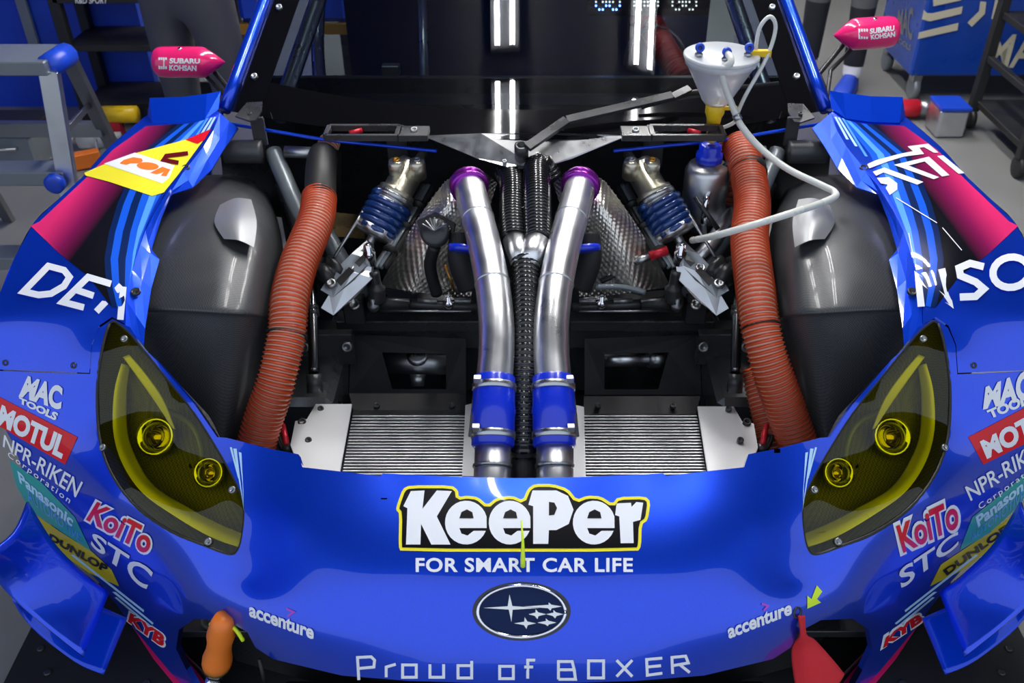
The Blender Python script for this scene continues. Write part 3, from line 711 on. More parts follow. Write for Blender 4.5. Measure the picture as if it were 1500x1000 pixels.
    for i in range(5*18+1):
        t = i/18*2*math.pi; H_.append(T_+ax*(s0+(sl-s0+.02)*i/90)+(u*math.cos(t)+w_*math.sin(t))*.046)
    MB().tube(H_, .0095, 8).build('coil_spring', springb, dm)
    MB().tube([T_+ax*.07, T_+ax*(sl+.02)], .028, 16).build('damper_body', graym, dm)
    per = MB(); nn = 36; pr_ = []
    for (tt, rr, sc_) in ((sl+.012, .036, 0), (sl+.012, .055, 1), (sl+.030, .055, 1), (sl+.036, .024, 0), (sl+.034, .012, 0)):
        pr_.append((tt, rr, sc_))
    vs = [T_+ax*tt+(u*math.cos(2*math.pi*j/nn)+w_*math.sin(2*math.pi*j/nn))*(rr*(1-.07*sc_*(1+math.cos(8*2*math.pi*j/nn))/2)) for tt, rr, sc_ in pr_ for j in range(nn)]
    obj('spring_perch', vs, [(i*nn+j, i*nn+(j+1) % nn, (i+1)*nn+(j+1) % nn, (i+1)*nn+j) for i in range(4) for j in range(nn)]+[tuple(range(4*nn, 5*nn))], alur, dm)
    MB().lathe(T_+ax*sl, ax, [(0, .012), (.05, .011), (Ln-sl+.0, .011), (Ln-sl+.02, .015), (Ln-sl+.035, .012)], 14).build('damper_shaft', steel, dm)
    for dx in (-.026, .022):
        q = T_+Vector((dx-s*.0, -.02, .02)); cp2 = MB().lathe(q-Vector((0, 0, .03)), (0, -.15, 1), [(0, .020), (.035, .020), (.038, .018), (.044, .018)], 18).build('reservoir_cap', champagne, dm)
        MB().lathe(q+Vector((0, -.0022, .0155)), (0, -.15, 1), [(0, .009), (.002, .009), (.002, .005), (.0005, .005)], 14).build('adjuster', brass if dx*s > 0 else steel, cp2)
    tubeZ('damper_mount', [(598,258,.84),(620,225,.86)], .012, champagne, car, s)
    tubeZ('link_rod', [(552,278,.83),(490,376,.74)], .004, steel, car, s)
    for k, (dx, m) in enumerate(((0, greyd), (7, blackr), (-6, graym))):
        tubeZ('loom_hose', [(628+dx,272,.80),(606+dx,312,.77),(582+dx,352,.74),(556+dx,392,.70)], .008, m, car, s)
    for (x, y, z) in ((612,302,.782),(594,333,.758),(572,368,.728)):
        p = M_(Z(x, y, z)); dd = (M_(Z(x-10, y+20, z-.01))-p).normalized(); MB().lathe(p, dd, [(-.003, .019), (.003, .019)], 14).build('cable_tie', blackr, car)
    # rocker plates
    for k, off in enumerate((0, .035)):
        L = S([(470,425,.68),(482,405,.70),(515,372,.74),(538,352,.75),(548,360,.75),(545,382,.72),(520,410,.69),(488,436,.66)], s); L = [p+Vector((0, -off*.6, -off)) for p in L]
        rk = obj('rocker_plate', L, [tuple(range(8))], alur if k else graym, car, False); rk.modifiers.new('thickness', 'SOLIDIFY').thickness = .008
    for L in ([(492,412,.703),(512,392,.724),(520,398,.72),(500,420,.70)], [(520,386,.735),(534,372,.748),(538,380,.742),(527,392,.728)]): obj('pocket_shade', [p+Vector((0, -.003, .004)) for p in S(L, s)], [(0, 1, 2, 3)], blackm, rk, False)  # flat black patches stand for the shade inside milled recesses
    for (x, y) in ((485,415),(512,392),(540,362)): screw(M_(Z(x, y, .745 if x > 530 else .715 if x > 500 else .70)), steel, rk, .012)
    MB().lathe(M_(Z(478,402,.70)), (M_(Z(505,384,.71))-M_(Z(478,402,.70))), [(-.02, .03), (.0, .034), (.004, .026), (.014, .026), (.018, .034), (.03, .034)], 20).build('bearing_cup', blackm, car)
    MB().lathe(M_(Z(541,372,.765)), (0, -.3, 1), [(-.03, .012), (0, .014), (.006, .014), (.01, .008), (.03, .006)], 12).build('rod_end', chrome, car)
    # vertical breather pipe with T top and open cup
    bpz = tubeZ('stay_pipe', [(455,388,.70),(457,440,.665),(459,500,.615),(460,545,.575)], .0115, darkchr, car, s)
    MB().tube([M_(Z(447,378,.712)), M_(Z(474,388,.70))], .017, 14).build('pipe_head', blackr, bpz)
    MB().lathe(M_(Z(458,455,.652)), M_(Z(459,462,.645))-M_(Z(458,455,.652)), [(-.012, .012), (-.01, .016), (-.001, .016), (0, .012), (.003, .016), (.012, .016), (.014, .012)], 6).build('lock_nut', blackm, bpz)
    MB().lathe(M_(Z(461,568,.545)), M_(Z(460,545,.575))-M_(Z(461,568,.545)), [(-.01, .017), (.032, .017), (.032, .0135), (.005, .0135)], 18).build('pipe_cup', blackm, bpz)
    # crossmember, rails, rack
    boxZ('cross_beam', (600,486,.44), (.40, .07, .06), railm, car, s)
    boxZ('cross_beam', (600,470,.50), (.36, .05, .03), railm, car, s)
    obj('beam_plate', S([(560,424,.56),(690,436,.56),(692,448,.55),(575,440,.55)], s), [(0, 1, 2, 3)], graym, car, False).modifiers.new('thickness', 'SOLIDIFY').thickness = .005
    rl = boxZ('chassis_rail', (470,560,.40), (.13, .34, .16), railm, car, s, bev=.12)
    boxZ('rail_flange', (470,508,.50), (.16, .025, .09), railm, car, s)
    for x in (445, 508): screw(M_(Z(x, 508, .535)), graym, rl, .013, (0, -1, .4))
    rk = MB().tube(S([(548,443,.60),(700,450,.60)], s), .012, 14).build('steering_rack', blackm, car)
    MB().tube(S([(540,443,.605),(600,446,.605)], s), [.020, .014], 14).build('rack_boot', blackr, rk)
    for (a, b) in ((556, 600), (612, 640), (650, 690)):
        MB().tube(S([(a,440,.615),(b,441,.615)], s), .0065, 10).build('tie_link', graym, rk)
    MB().tube(S([(556,455,.595),(690,456,.595)], s), .0035, 8).build('brake_line', steel, rk)
    for (x, y) in ((547,446),(657,442)): MB().lathe(M_(Z(x, y, .62)), (0, -.3, 1), [(-.016, .011), (-.004, .014), (.004, .014), (.006, .006), (.02, .006)], 12).build('rod_end', chrome if x > 600 else graym, rk)
    mt = boxZ('rack_mount', (520,450,.58), (.05, .05, .07), blackm, car, s); screw(M_(Z(519,446,.617)), steel, mt, .014, (0, -.5, 1))
    tubeZ('rocker_arm', [(548,398,.70),(552,420,.66),(552,442,.62)], [.012]*6+[.020]*6+[.018], blackm, car, s)
    # carbon panel with window, silver pump behind
    z0 = .36; P_ = S([(515,490,.47),(683,496,.47),(683,578,z0),(512,578,z0),(560,516,.435),(654,518,.435),(654,570,.37),(575,570,.37)], s)
    obj('duct_panel', P_, [(0, 1, 5, 4), (1, 2, 6, 5), (2, 3, 7, 6), (3, 0, 4, 7)], carbon_d, car, False).modifiers.new('thickness', 'SOLIDIFY').thickness = .006
    if s < 0:
        pu = MB().tube(S([(556,530,.385),(660,533,.385)], s), .028, 20).build('pump', alur, car)
        MB().lathe(Z(612,522,.41), (0, -.5, 1), [(0, .028), (.012, .028), (.014, .02)], 16).build('pump_port', steel, pu)
        for k in range(5): MB().lathe(Z(604+k*4, 520, .423), (0, -.5, 1), [(0, .003), (.003, .003)], 8).build('port_hole', blackm, pu)
        MB().lathe(Z(612,548,.375), (0, -.6, -.8), [(0, .02), (.03, .016)], 14).build('pump_outlet', alur, pu)
    else:
        pu = MB().tube([Z(882,527,.40), Z(952,526,.40)], .018, 18).build('coolant_pipe', alu, car); MB().tube([Z(950,526,.40), Z(976,526,.40)], .024, 18).build('pipe_sleeve', steel, pu)
    obj('cooler_lip', S([(512,580,.46),(683,580,.46),(683,610,.45),(520,610,.45)], s), [(0, 1, 2, 3)], carbon_d, car, False).modifiers.new('thickness', 'SOLIDIFY').thickness = .01
    for x in (552, 662): screw(M_(Z(x, 594, .466)), blackm, car, .007)
    # intercooler: tanks, core bars
    ic = obj('intercooler', S([(518,606,.455),(684,606,.455),(680,770,.52),(486,770,.52)], s), [(0, 1, 2, 3)], blackm, car, False); ic.modifiers.new('thickness', 'SOLIDIFY').thickness = .01
    bars = MB(); nb = 34
    for i in range(nb):
        t = (i+.5)/nb; y = 608+(760-608)*t; z = .468+.062*t
        a = Z(517-27*t, y, z); b = Z(683-3*t, y, z); bars.bar(M_(a), M_(b), .0034, .006)
    ob = bars.build('core_bars', alur, ic, False); ob['kind'] = 'stuff'
    obj('end_tank', S([(463,595,.495),(516,595,.495),(497,700,.545),(440,690,.54),(426,655,.525),(433,620,.508),(450,617,.507)], s), [tuple(range(7))], plate, ic, False).modifiers.new('thickness', 'SOLIDIFY').thickness = .006
    for (x, y) in ((470,599),(452,645)): screw(M_(Z(x, y, .503+.0005*(y-595))), blackm, ic, .007)
    MB().lathe(M_(Z(444,622,.505)), (0, -.3, 1), [(-.01, .009), (.014, .009), (.014, .005), (.005, .005)], 12).build('tank_stud', blackr, ic)
    obj('core_edge', S([(682,596,.50),(697,592,.50),(695,700,.55),(677,700,.55)], s), [(0, 1, 2, 3)], plate, ic, False).modifiers.new('thickness', 'SOLIDIFY').thickness = .005
    MB().tube(S([(414,622,.53),(420,652,.515)], s), [.006, .007], 10).build('red_pin', redp, car)
    MB().lathe(M_(Z(421,655,.512)), (0, -.3, 1), [(-.03, .012), (0, .012), (.006, .009)], 12).build('pin_base', blackm, car)
    for k in range(3): tubeZ('loom_cable', [(400+k*4,600,.48),(405+k*4,640,.48),(418+k*3,665,.49)], .004, blackr, car, s)
    # heat foil
    per = 12
    gridsurf('heat_shield', [S(r, s) for r in ([(652,266,.855),(680,249,.885),(706,250,.875),(728,268,.84)], [(626,300,.82),(655,298,.85),(684,305,.83),(712,320,.78)], [(592,352,.74),(628,358,.76),(664,365,.74),(700,370,.70)], [(556,420,.62),(600,426,.64),(645,432,.62),(690,434,.60)])],
             foil, car, 22, 0, lambda i, j: .0035*math.sin(i*math.pi/2.0)*math.sin(j*math.pi/2.0))
    gridsurf('gold_shield', [S(r, s) for r in ([(480,310,.70),(530,315,.70)], [(470,345,.66),(535,350,.66)])], foilg, car, 10, 0, lambda i, j: .003*((i+j) % 2))
    # charge pipe
    L = [(687,272,.895),(697,310,.885),(710,360,.865),(721,415,.835),(727,470,.80),(727,520,.765),(723,565,.735)]
    pp = crom(S(L, s), 8); cpipe = MB().tube(pp, .0345, 26).build('charge_pipe', alu, car)
    for k in (10, 24):
        dd = (pp[k+1]-pp[k]).normalized(); MB().lathe(pp[k], dd, [(-.003, .0345), (-.001, .0362), (.001, .0362), (.003, .0345)], 26).build('weld_bead', alur, cpipe)
    dd = (pp[1]-pp[0]).normalized(); MB().lathe(pp[0]-dd*.012, dd, [(0, .036), (.001, .043), (.010, .044), (.012, .040), (.016, .040), (.018, .043), (.024, .042), (.025, .036)], 28).build('clamp_ring', purple, cpipe)
    q0, q1 = pp[-4], Z(722,655,.665) if s < 0 else mx(Z(722,655,.665)); dd = (q1-q0).normalized(); ln = (q1-q0).length
    hs = MB().lathe(q0, dd, [(0, .037), (.004, .040), (ln*.42, .040), (ln*.5, .042), (ln*.58, .040), (ln-.004, .040), (ln, .037)], 28).build('silicone_coupler', blues, car)
    for t in (.16, .84): MB().lathe(q0+dd*ln*t, dd, [(-.007, .0402), (-.006, .0415), (.006, .0415), (.007, .0402)], 28).build('hose_clamp', steel, hs); MB().box(q0+dd*ln*t+Vector((s*.03, -.012, .03)), (.014, .012, .012)).build('clamp_screw', steel, hs, False)
    text('hose_print', 'SFS', [(0, 0)]*4, white, hs, fn=lambda P, o: ([q0+dd*(.03+.0004*i)+Vector((0, -.03, .03)) for i in range(len(P))], [Vector((0, -1, 1))]*len(P))) if 0 else None
    lp_ = [q1-dd*.015, q1+dd*.08, q1+dd*.17]; MB().tube(lp_, .0335, 26).build('cooler_inlet', alur, car)
    MB().lathe(q1+dd*.035, dd, [(-.005, .0335), (-.002, .0365), (.002, .0365), (.005, .0335)], 26).build('weld_bead', steel, car)
    MB().bar(M_(Z(698,565,.72)), M_(Z(690,640,.66)), .010, .008).build('coupler_strap', blackg, car, False)
    # actuator
    if s < 0:
        a = Z(637,340,.84); act = MB().lathe(a, (0, -.7, .7), [(-.04, .02), (-.02, .03), (0, .032), (.006, .026), (.008, .008)], 20).build('actuator', blackm, car)
        for k in range(7):
            t = math.radians(-60+k*20); MB().bar(a+Vector((0, -.008, .008)), a+Vector((math.sin(t)*.03, .02*math.cos(t)-.008, .022*math.cos(t)+.008)), .003, .003).build('actuator_rib', graym, act, False)
        obj('actuator_plate', pz([(612,325,.82),(640,312,.84),(668,328,.835),(664,352,.81),(650,345,.815),(618,348,.80)]), [tuple(range(6))], blackm, car, False).modifiers.new('thickness', 'SOLIDIFY').thickness = .006
        for x, y in ((628,327),(656,336)): screw(Z(x, y, .842), blackg, act, .008)
        tubeZ('actuator_hose', [(637,360,.80),(630,390,.74),(640,430,.66)], .014, blackr, car)
        tubeZ('dip_stick', [(652,388,.72),(665,425,.66)], .003, brass, car)
    tubeZ('turbo_clip', [(678,345,.82),(676,380,.78),(690,420,.72)], .03, carbon_d, car, s)
    MB().lathe(M_(Z(683,360,.835)), M_(Z(680,390,.80))-M_(Z(683,360,.835)), [(0, .033), (.0, .037), (.012, .037), (.014, .033)], 22).build('blue_band', blues, car)
# breather hoses and Y piece
hoses = []
for L in ([(735,262,.87),(748,256,.885),(752,275,.885),(752,320,.87),(754,352,.855)], [(806,262,.88),(798,246,.905),(787,246,.91),(787,290,.90),(788,352,.865)]):
    corr('black_hose', [Z(*p) for p in L], .031, .0095, blackg, blackm, car, .14, 22)
for a, b in (((754,350,.856),(769,392,.83)), ((788,350,.866),(771,392,.832))): MB().tube([Z(*a), Z(*b)], [.0265, .0265], 22).build('y_branch', alu, car)
corr('black_hose', [Z(*p) for p in ((770,382,.838),(771,430,.81),(771,500,.765),(769,580,.70),(768,650,.645),(768,665,.63))], .031, .0115, blackg, blackm, car, .16, 22)
MB().tube([Z(768,660,.635), Z(766,740,.565)], .024, 18).build('hose_tail', carbon_d, car)
tubeZ('hose_tie', [(735,300,.89),(770,304,.895),(805,300,.89)], .0015, blackm, car)
# orange brake ducts
corr('brake_duct', [Z(*p) for p in ((468,288,.845),(462,325,.83),(438,385,.80),(424,440,.765),(420,490,.72),(404,560,.65),(384,620,.575),(368,680,.50))], .0405, .0095, orange, thread)
MB().tube(crom(pz([(478,222,.88),(471,240,.875),(469,292,.845)]), 6), [.03]*3+[.036]*10, 22).build('duct_sleeve', blackr, car)
corr('duct_stub', [Z(*p) for p in ((484,206,.90),(476,224,.885))], .026, .008, thread, orange)
corr('brake_duct', [Z(*p) for p in ((1082,212,.90),(1090,235,.89),(1097,262,.872),(1102,300,.85),(1098,350,.825),(1106,420,.785),(1114,480,.735),(1130,540,.67),(1153,605,.585),(1176,670,.50))], .0415, .0095, orange, thread)
MB().lathe(Z(1096,252,.876), Z(1100,270,.868)-Z(1095,244,.88), [(-.012, .042), (-.011, .0435), (.011, .0435), (.012, .042)], 24).build('duct_band', blackr, car)
corr('brake_duct', [Z(*p) for p in ((1050,218,.80),(1068,238,.79),(1072,275,.74),(1062,318,.66))], .036, .012, orange, thread)
corr('brake_duct', [Z(*p) for p in ((1106,540,.56),(1118,590,.51),(1130,640,.46),(1140,680,.42))], .034, .0095, orange, thread)
for (x, y, z, x2, y2, z2) in ((421,480,.728,418,500,.71),(1113,470,.742,1117,490,.725)):
    dd = Z(x2, y2, z2)-Z(x, y, z); MB().lathe(Z((x+x2)/2, (y+y2)/2, (z+z2)/2), dd, [(-.002, .0415), (.002, .0415)], 24).build('cable_tie', blackr, car)
# header tank on the right
tp = Z(1030,225,.90); tb = Z(1028,325,.78)
tk = MB().lathe(Z(1028,318,.74), (0, 0, 1), [(0, .05), (.01, .053), (.125, .053), (.140, .045), (.142, .018), (.165, .018)], 28).build('header_tank', alur, car)
tb0 = Z(1028,318,.74)
MB().tube([tb0+Vector((.0, -.05, .09)), tb0+Vector((-.01, -.075, .085)), tb0+Vector((-.012, -.085, .03))], .007, 10).build('tank_fitting', chrome, tk)
MB().tube(crom([tb0+Vector((-.012, -.085, .03)), tb0+Vector((-.005, -.09, -.02)), tb0+Vector((-.002, -.08, -.09))], 5), .006, 10).build('tank_hose', greyd, tk)
MB().tube([tb0+Vector((.03, 0, .13)), tb0+Vector((.055, -.01, .155))], .006, 8).build('tank_nipple', blackm, tk)
MB().lathe(tb0-Vector((0, 0, .04)), (0, 0, 1), [(0, .03), (.02, .045), (.045, .045)], 20).build('tank_neck', blackm, tk)
tubeZ('coolant_tube', [(1072,310,.76),(1040,360,.72),(1000,400,.66)], .02, alu, car)
tubeZ('gas_strut', [(1018,288,.83),(1052,336,.77)], .006, blackm, car)
tubeZ('dry_brake_hose', [(880,412,.66),(905,400,.68),(930,384,.71)], .007, blackr, car)
MB().tube([Z(930,384,.71), Z(952,375,.722)], .010, 6).build('hose_union', steel, car); MB().tube([Z(952,375,.722), Z(978,366,.735)], .011, 12).build('red_coupling', redp, car)
tubeZ('drain_hose', [(872,420,.66),(910,420,.655),(945,428,.64)], .007, greyd, car)
# ------------------------------------------------------------------ windscreen, cowl, wiper, mirrors
def ws(X, t, off=0): k = (X/.72)**2; return Vector((X, 1.97+.21*k+.883*t, .957-.02*k+.469*t))+Vector((0, -.469, .883))*off
def wgrid(name, f, nu, nt, m, parent=car, thick=0):
    vs = [f(i/nu, j/nt) for j in range(nt+1) for i in range(nu+1)]; n = nu+1
    o = obj(name, vs, [(j*n+i, j*n+i+1, (j+1)*n+i+1, (j+1)*n+i) for j in range(nt) for i in range(nu)], m, parent)
    if thick: o.modifiers.new('thickness', 'SOLIDIFY').thickness = thick
    return o
XE = lambda t: .735-.16*t
wind = wgrid('windscreen', lambda u, v: ws((2*u-1)*XE(v*1.1), v*1.1), 24, 12, windg)
wgrid('frit_band', lambda u, v: ws((2*u-1)*XE(0), v*(.085+.035*abs(2*u-1)**2), .002), 24, 3, fritm, wind)
for s in (-1, 1):
    wgrid('frit_band', lambda u, v: ws(s*(XE(v*1.1)-.085+.085*u), v*1.1, .0025), 3, 12, fritm, wind)
    pil = [ws(s*XE(t), t, .004)+Vector((s*.012, 0, 0)) for t in [k*.11 for k in range(-0, 11)]]
    MB().tube(pil, .016, 12).build('a_pillar', blue, car)
    tube2 = [ws(s*(XE(t)-.10), t, -.07) for t in (.06, .3, .6, 1.0)]; MB().tube(crom(tube2, 4), .022, 14).build('cage_tube', steel, car)
    for t in (.12, .36): screw(ws(s*(XE(t)-.035), t, .004), steel, wind, .008, (0, -.47, .88))
    M_ = (lambda p: p) if s < 0 else mx
    d0 = [Vector((-.765, 2.22, .93)), Vector((-.76, 2.6, 1.0)), Vector((-.74, 3.2, 1.05)), Vector((-.74, 3.9, 1.02))]; rows = [d0, [Vector((-.86, p.y, .70)) for p in d0], [Vector((-.90, p.y, .25)) for p in d0]]
    gridsurf('door', [[M_(p) for p in r] for r in rows], blue, car, 4, .01)
    # front wheel under the fender
    MB().lathe(Vector((s*.96, 1.72, .36)), (-s, 0, 0), [(0, .24), (.01, .31), (.03, .35), (.24, .35), (.27, .31), (.28, .22)], 40).build('tyre', blackr, car)
wgrid('roof', lambda u, v: ws((2*u-1)*XE(1.1), 1.1)+Vector((0, v*1.1, .10*math.sin(v*2.2))), 8, 6, blue, car)
wgrid('dashboard', lambda u, v: Vector(((2*u-1)*.62, 2.25+.35*v, .93-.08*v)), 8, 4, blackr, car)
wgrid('cabin_back', lambda u, v: Vector(((2*u-1)*.66, 3.4, .3+.95*v)), 4, 4, navy, car); wgrid('cabin_floor', lambda u, v: Vector(((2*u-1)*.7, 2.4+1.0*v, .3)), 4, 4, blackr, car)
cowl = obj('cowl_plate', [ws(-.235, -.002, .006), Z(700,232,.925), Z(752,247,.912), Z(790,247,.912), Z(838,232,.925), ws(.235, -.002, .006), ws(.1, .012, .006), ws(-.1, .012, .006)], [(0, 1, 2, 3, 4, 5, 6, 7)], steel, car, False)
cowl.modifiers.new('thickness', 'SOLIDIFY').thickness = .003
screw(Z(739,237,.923), steel, cowl, .005)
# wiper: pivot, arm, blade
pv = Z(764,222,.955); wp = MB().lathe(Z(764,232,.925), (0, -.35, 1), [(0, .016), (.04, .016), (.042, .010), (.03, .009)], 20).build('wiper', blackm, car)
a1 = Z(772,216,.962); a2 = Z(830,176,.995); a3 = Z(985,140,1.03); a4 = Z(1010,130,1.035); a5 = Z(1140,122,1.03)
ar = MB(); ar.bar(a1, a2, .022, .010, (0, -.47, .88)); ar.build('wiper_arm', blackm, wp, False)
MB().bar(a2, a3, .020, .010, (0, -.47, .88)).build('wiper_arm', blackm, wp, False); MB().bar(a3-Vector((0, 0, .004)), a4, .018, .010, (0, -.47, .88)).build('wiper_arm', blackm, wp, False)
MB().tube([Z(940,158,1.0), a4-Vector((0, 0, .01)), a5], [.004, .007, .005], 8).build('wiper_blade', blackr, wp)
# interior seen through the glass, and a sign's reflection built as glowing dots
MB().tube(crom([Y(470, -40, 2.9), Y(465, 60, 2.75), Y(470, 140, 2.55)], 6), .02, 12).build('cage_tube', steel, car); MB().tube([Y(618, -30, 2.8), Y(622, 130, 2.5)], .012, 12).build('cage_tube', steel, car)
di = boxd = MB().box(Y(548,143,2.55), (.09, .03, .05)).build('dash_display', graym, car, False); MB().box(Y(573,102,2.6), (.05, .03, .03)).build('dash_camera', graym, car, False)
corr('cabin_duct', [Y(*p) for p in ((935,20,2.9),(955,40,2.85),(975,75,2.75),(1000,115,2.65))], .04, .012, redp, orange)
tw = crom([Y(960+45*math.cos(t), 95-55*math.sin(t), 2.8) for t in [k*math.pi/8 for k in range(9)]], 3); MB().tube(tw, .006, 8).build('cabin_hoop', steel, car)
MB().box(Y(790,125,2.65), (.20, .02, .03)).build('mirror_bar', greyd, car, False); MB().tube([Y(762,130,2.64), Y(764,150,2.6)], .008, 10).build('mirror_stem', graym, car)
led = MB().box(Y(950,-4,2.78), (.36, .02, .10)).build('led_reflection', blackg, car, False)  # added inside the cabin in place of an LED reflection in the glass
for k, x0 in enumerate((873, 929, 985)):
    b = MB(); bb = MB()
    G_ = ["1.1111.1", "11.11.11", "11.11.11", "1.1111.1", "1..11..1", ".11..11."]
    for r, row in enumerate(G_):
        for c_, ch in enumerate(row):
            if ch == '1': (bb if (k == 0 and r > 3) else b).lathe(Y(x0+c_*5, -14+r*5.6, 2.765), (0, -1, .2), [(0, .0032), (.003, .0025)], 6)
    o = b.build('led_reflection_dots', ledw, led); o['kind'] = 'stuff'
    if k == 0: o = bb.build('led_reflection_dots', ledb, led); o['kind'] = 'stuff'
# mirrors
for s, (xa, ya, xb, yb, yy) in ((-1, (226,91,330,91,2.46)), (1, (1315,46,1221,52,2.46))):
    a = Y(xa, ya, yy); b = Y(xb, yb, yy); d = (b-a).normalized(); ln = (b-a).length
    mr = MB().lathe(a, d, [(0, .020), (.004, .032), (.014, .039), (.03, .041), (ln*.66, .041), (ln*.72, .039), (ln*.86, .022), (ln*.97, .006), (ln, .001)], 26).build('wing_mirror', pink, car)
    mid = a+d*ln*.8; MB().tube([mid+Vector((0, .01, -.03)), mid+Vector((-s*.06, -.02, -.10)), ws(s*.74, .1)+Vector((s*.02, 0, -.02))], .007, 8).build('mirror_stalk', blackm, mr)
    MB().tube([mid+Vector((s*.03, .01, -.035)), mid+Vector((-s*.03, -.02, -.09)), ws(s*.74, .05)+Vector((s*.02, 0, -.03))], .006, 8).build('mirror_stalk', blackm, mr)
    def fnm(P, off, a=a, d=d):
        o = []; ns = []
        for px, py in P:
            r = ray(px, py)
            # hit the cylinder of the pod
            oc = CAM-a; rd = r-d*r.dot(d); od = oc-d*oc.dot(d); A_ = rd.dot(rd); B_ = 2*rd.dot(od); C_ = od.dot(od)-.0415**2; D_ = max(0, B_*B_-4*A_*C_); t = (-B_-math.sqrt(D_))/2/A_
            p = CAM+r*t; n = (p-a)-d*(p-a).dot(d); n.normalize(); o.append(p+n*off); ns.append(n)
        return o, ns
    if s < 0: q1_ = [(249,85),(293,86),(293,93),(248,93)]; q2_ = [(248,95),(288,96),(288,104),(248,103)]; bx = [(232,84),(245,86),(245,102),(232,101)]
    else: q1_ = [(1274,42),(1310,37),(1310,45),(1274,50)]; q2_ = [(1275,51),(1311,46),(1311,54),(1276,58)]; bx = [(1257,42),(1272,43),(1272,58),(1258,56)]
    text('mirror_lettering', 'SUBARU', q1_, white, mr, .0008, .04, fn=fnm); text('mirror_lettering', 'KOHSAN', q2_, white, mr, .0008, .04, fn=fnm)
    for k in range(4):
        x = bx[0][0]+(bx[1][0]-bx[0][0])*(k+.1)/4; panel('mirror_logo', [[(x, bx[0][1]), (x+2.6, bx[0][1]+.4), (x+2.6, bx[2][1]-1), (x, bx[2][1]-1)]], white, mr, 20, .0008, fn=fnm)
    MB().lathe(a+d*ln*.42+Vector((0, -.01, .038)), (0, -.2, 1), [(0, .006), (.004, .005)], 10).build('bolt', chrome, mr)
# ------------------------------------------------------------------ filling funnel standing in the header tank
yb = tb0.y
fun = thing('filling_funnel', tuple(tb0+Vector((0, 0, .16))), 'milky plastic filling funnel with blue push fittings standing in the silver header tank', 'funnel')
def vx(py): 
    p = Y(1036, py, yb); return Vector((tb0.x, yb, p.z))
zr = vx(82).z; zc = vx(152).z; zt = tb0.z+.160
A0 = Vector((tb0.x, yb, 0)); up = Vector((0, 0, 1)); at = lambda z: A0+up*z
rb = 54*(Y(1048, 80, yb)-CAM).dot(Vector((0, cp_, -sp_)))/F
MB().lathe(at(zc), up, [(0, rb*.30), (.012, rb*.42), (.02, rb*.46), ((zr-zc)*.85, rb*.93), ((zr-zc)*.86, rb*.97), (zr-zc, rb)], 40).build('cup', cupm, fun)
lid = MB().lathe(at(zr-.002), up, [(0, rb*1.03), (.006, rb*1.03), (.008, rb*.98)], 40).build('lid', cupm, fun)
for k, a in enumerate((-.6, 0, .6)):
    q = at(zr+.006)+Vector((rb*a*1.1, -rb*.35*(1.6 if a == 0 else .6), 0)); MB().lathe(q, up, [(0, .009), (.006, .009), (.007, .006), (.02, .006)], 6).build('fitting_base', steel, lid)
    MB().lathe(q+Vector((0, .006, .018)), (0, -1, .15), [(0, .007), (.006, .010), (.014, .010), (.016, .009), (.016, .005), (.008, .005)], 16).build('push_fitting', bluec, lid)
ct = at(zr+.006)+Vector((0, -rb*.56, .018))
val = MB().lathe(at(zc-.05), up, [(0, .015), (.018, .017), (.03, .022), (.056, .022), (.058, .016)], 20).build('valve_body', yellowp, fun)
zb_ = zc-.05; zk = zt+.045
MB().lathe(at(zk-.005), up, [(0, .012), (zb_-zk+.008, .014)], 16).build('valve_stem', yellowp, fun)
MB().lathe(at((zb_+zk)/2)+Vector((0, -.012, 0)), (0, -1, .2), [(0, .014), (.012, .014), (.014, .009)], 16).build('valve_knob', blackr, fun)
MB().bar(at(zb_+.04)+Vector((.02, 0, 0)), at(zb_+.04)+Vector((.05, 0, .0)), .008, .008).build('valve_barb', yellowp, fun, False)
capm = MB(); nn = 40; prf = ((0, .020), (.002, .030), (.020, .030), (.022, .025), (.04, .025), (.044, .018))
vs = [at(zt-.012+t)+Vector((math.cos(2*math.pi*j/nn), math.sin(2*math.pi*j/nn), 0))*(r*(1+(.06 if j % 4 < 2 else 0))) for t, r in prf for j in range(nn)]
obj('blue_cap', vs, [(i*nn+j, i*nn+(j+1) % nn, (i+1)*nn+(j+1) % nn, (i+1)*nn+j) for i in range(5) for j in range(nn)]+[tuple(range(5*nn, 6*nn))], blues, fun)
hp = [ct, ct+Vector((.006, -.03, -.01)), Z(1058,110,1.12), Z(1078,168,1.03), Z(1090,190,1.0), Z(1115,218,.965), Z(1155,248,.94), Z(1205,272,.925), Z(1223,282,.92), Z(1216,292,.925), Z(1150,315,.93), Z(1060,342,.88), Z(1014,352,.80)]
MB().tube(crom(hp, 6), .0075, 12).build('fill_hose', hosew, fun)
MB().tube([hp[3], Z(1082,176,1.02)], .0095, 12).build('hose_joint', steel, fun)
lp = at(zr); MB().tube(crom([lp+Vector((rb*.9, 0, .01)), lp+Vector((rb*.92, 0, .06)), lp+Vector((rb*1.15, 0, .085)), lp+Vector((rb*1.35, 0, .06)), lp+Vector((rb*1.2, -.01, .0)), lp+Vector((rb*.75, -.03, -.07)), at(zc-.005)+Vector((.05, -.02, 0)), at(zb_+.01)+Vector((.045, -.01, 0)), at(zb_-.01)+Vector((.015, 0, 0))], 6), .0045, 10).build('overflow_hose', hosew, fun)
MB().box(lp+Vector((rb*1.0, -.005, .008)), (.05, .014, .014)).build('hose_clip', yellowp, fun, False)
# ------------------------------------------------------------------ garage surroundings
struct(MB().box((-3.2, 4.6, 1.2), (2.6, .06, 2.4), bev=.001).build('wall_partition', wallblue, None, False))
struct(MB().bar(Y(18,-40,4.55), Y(58,90,4.55), .05, .02, (0, -1, 0)).build('trim_1', greyd, None, False))
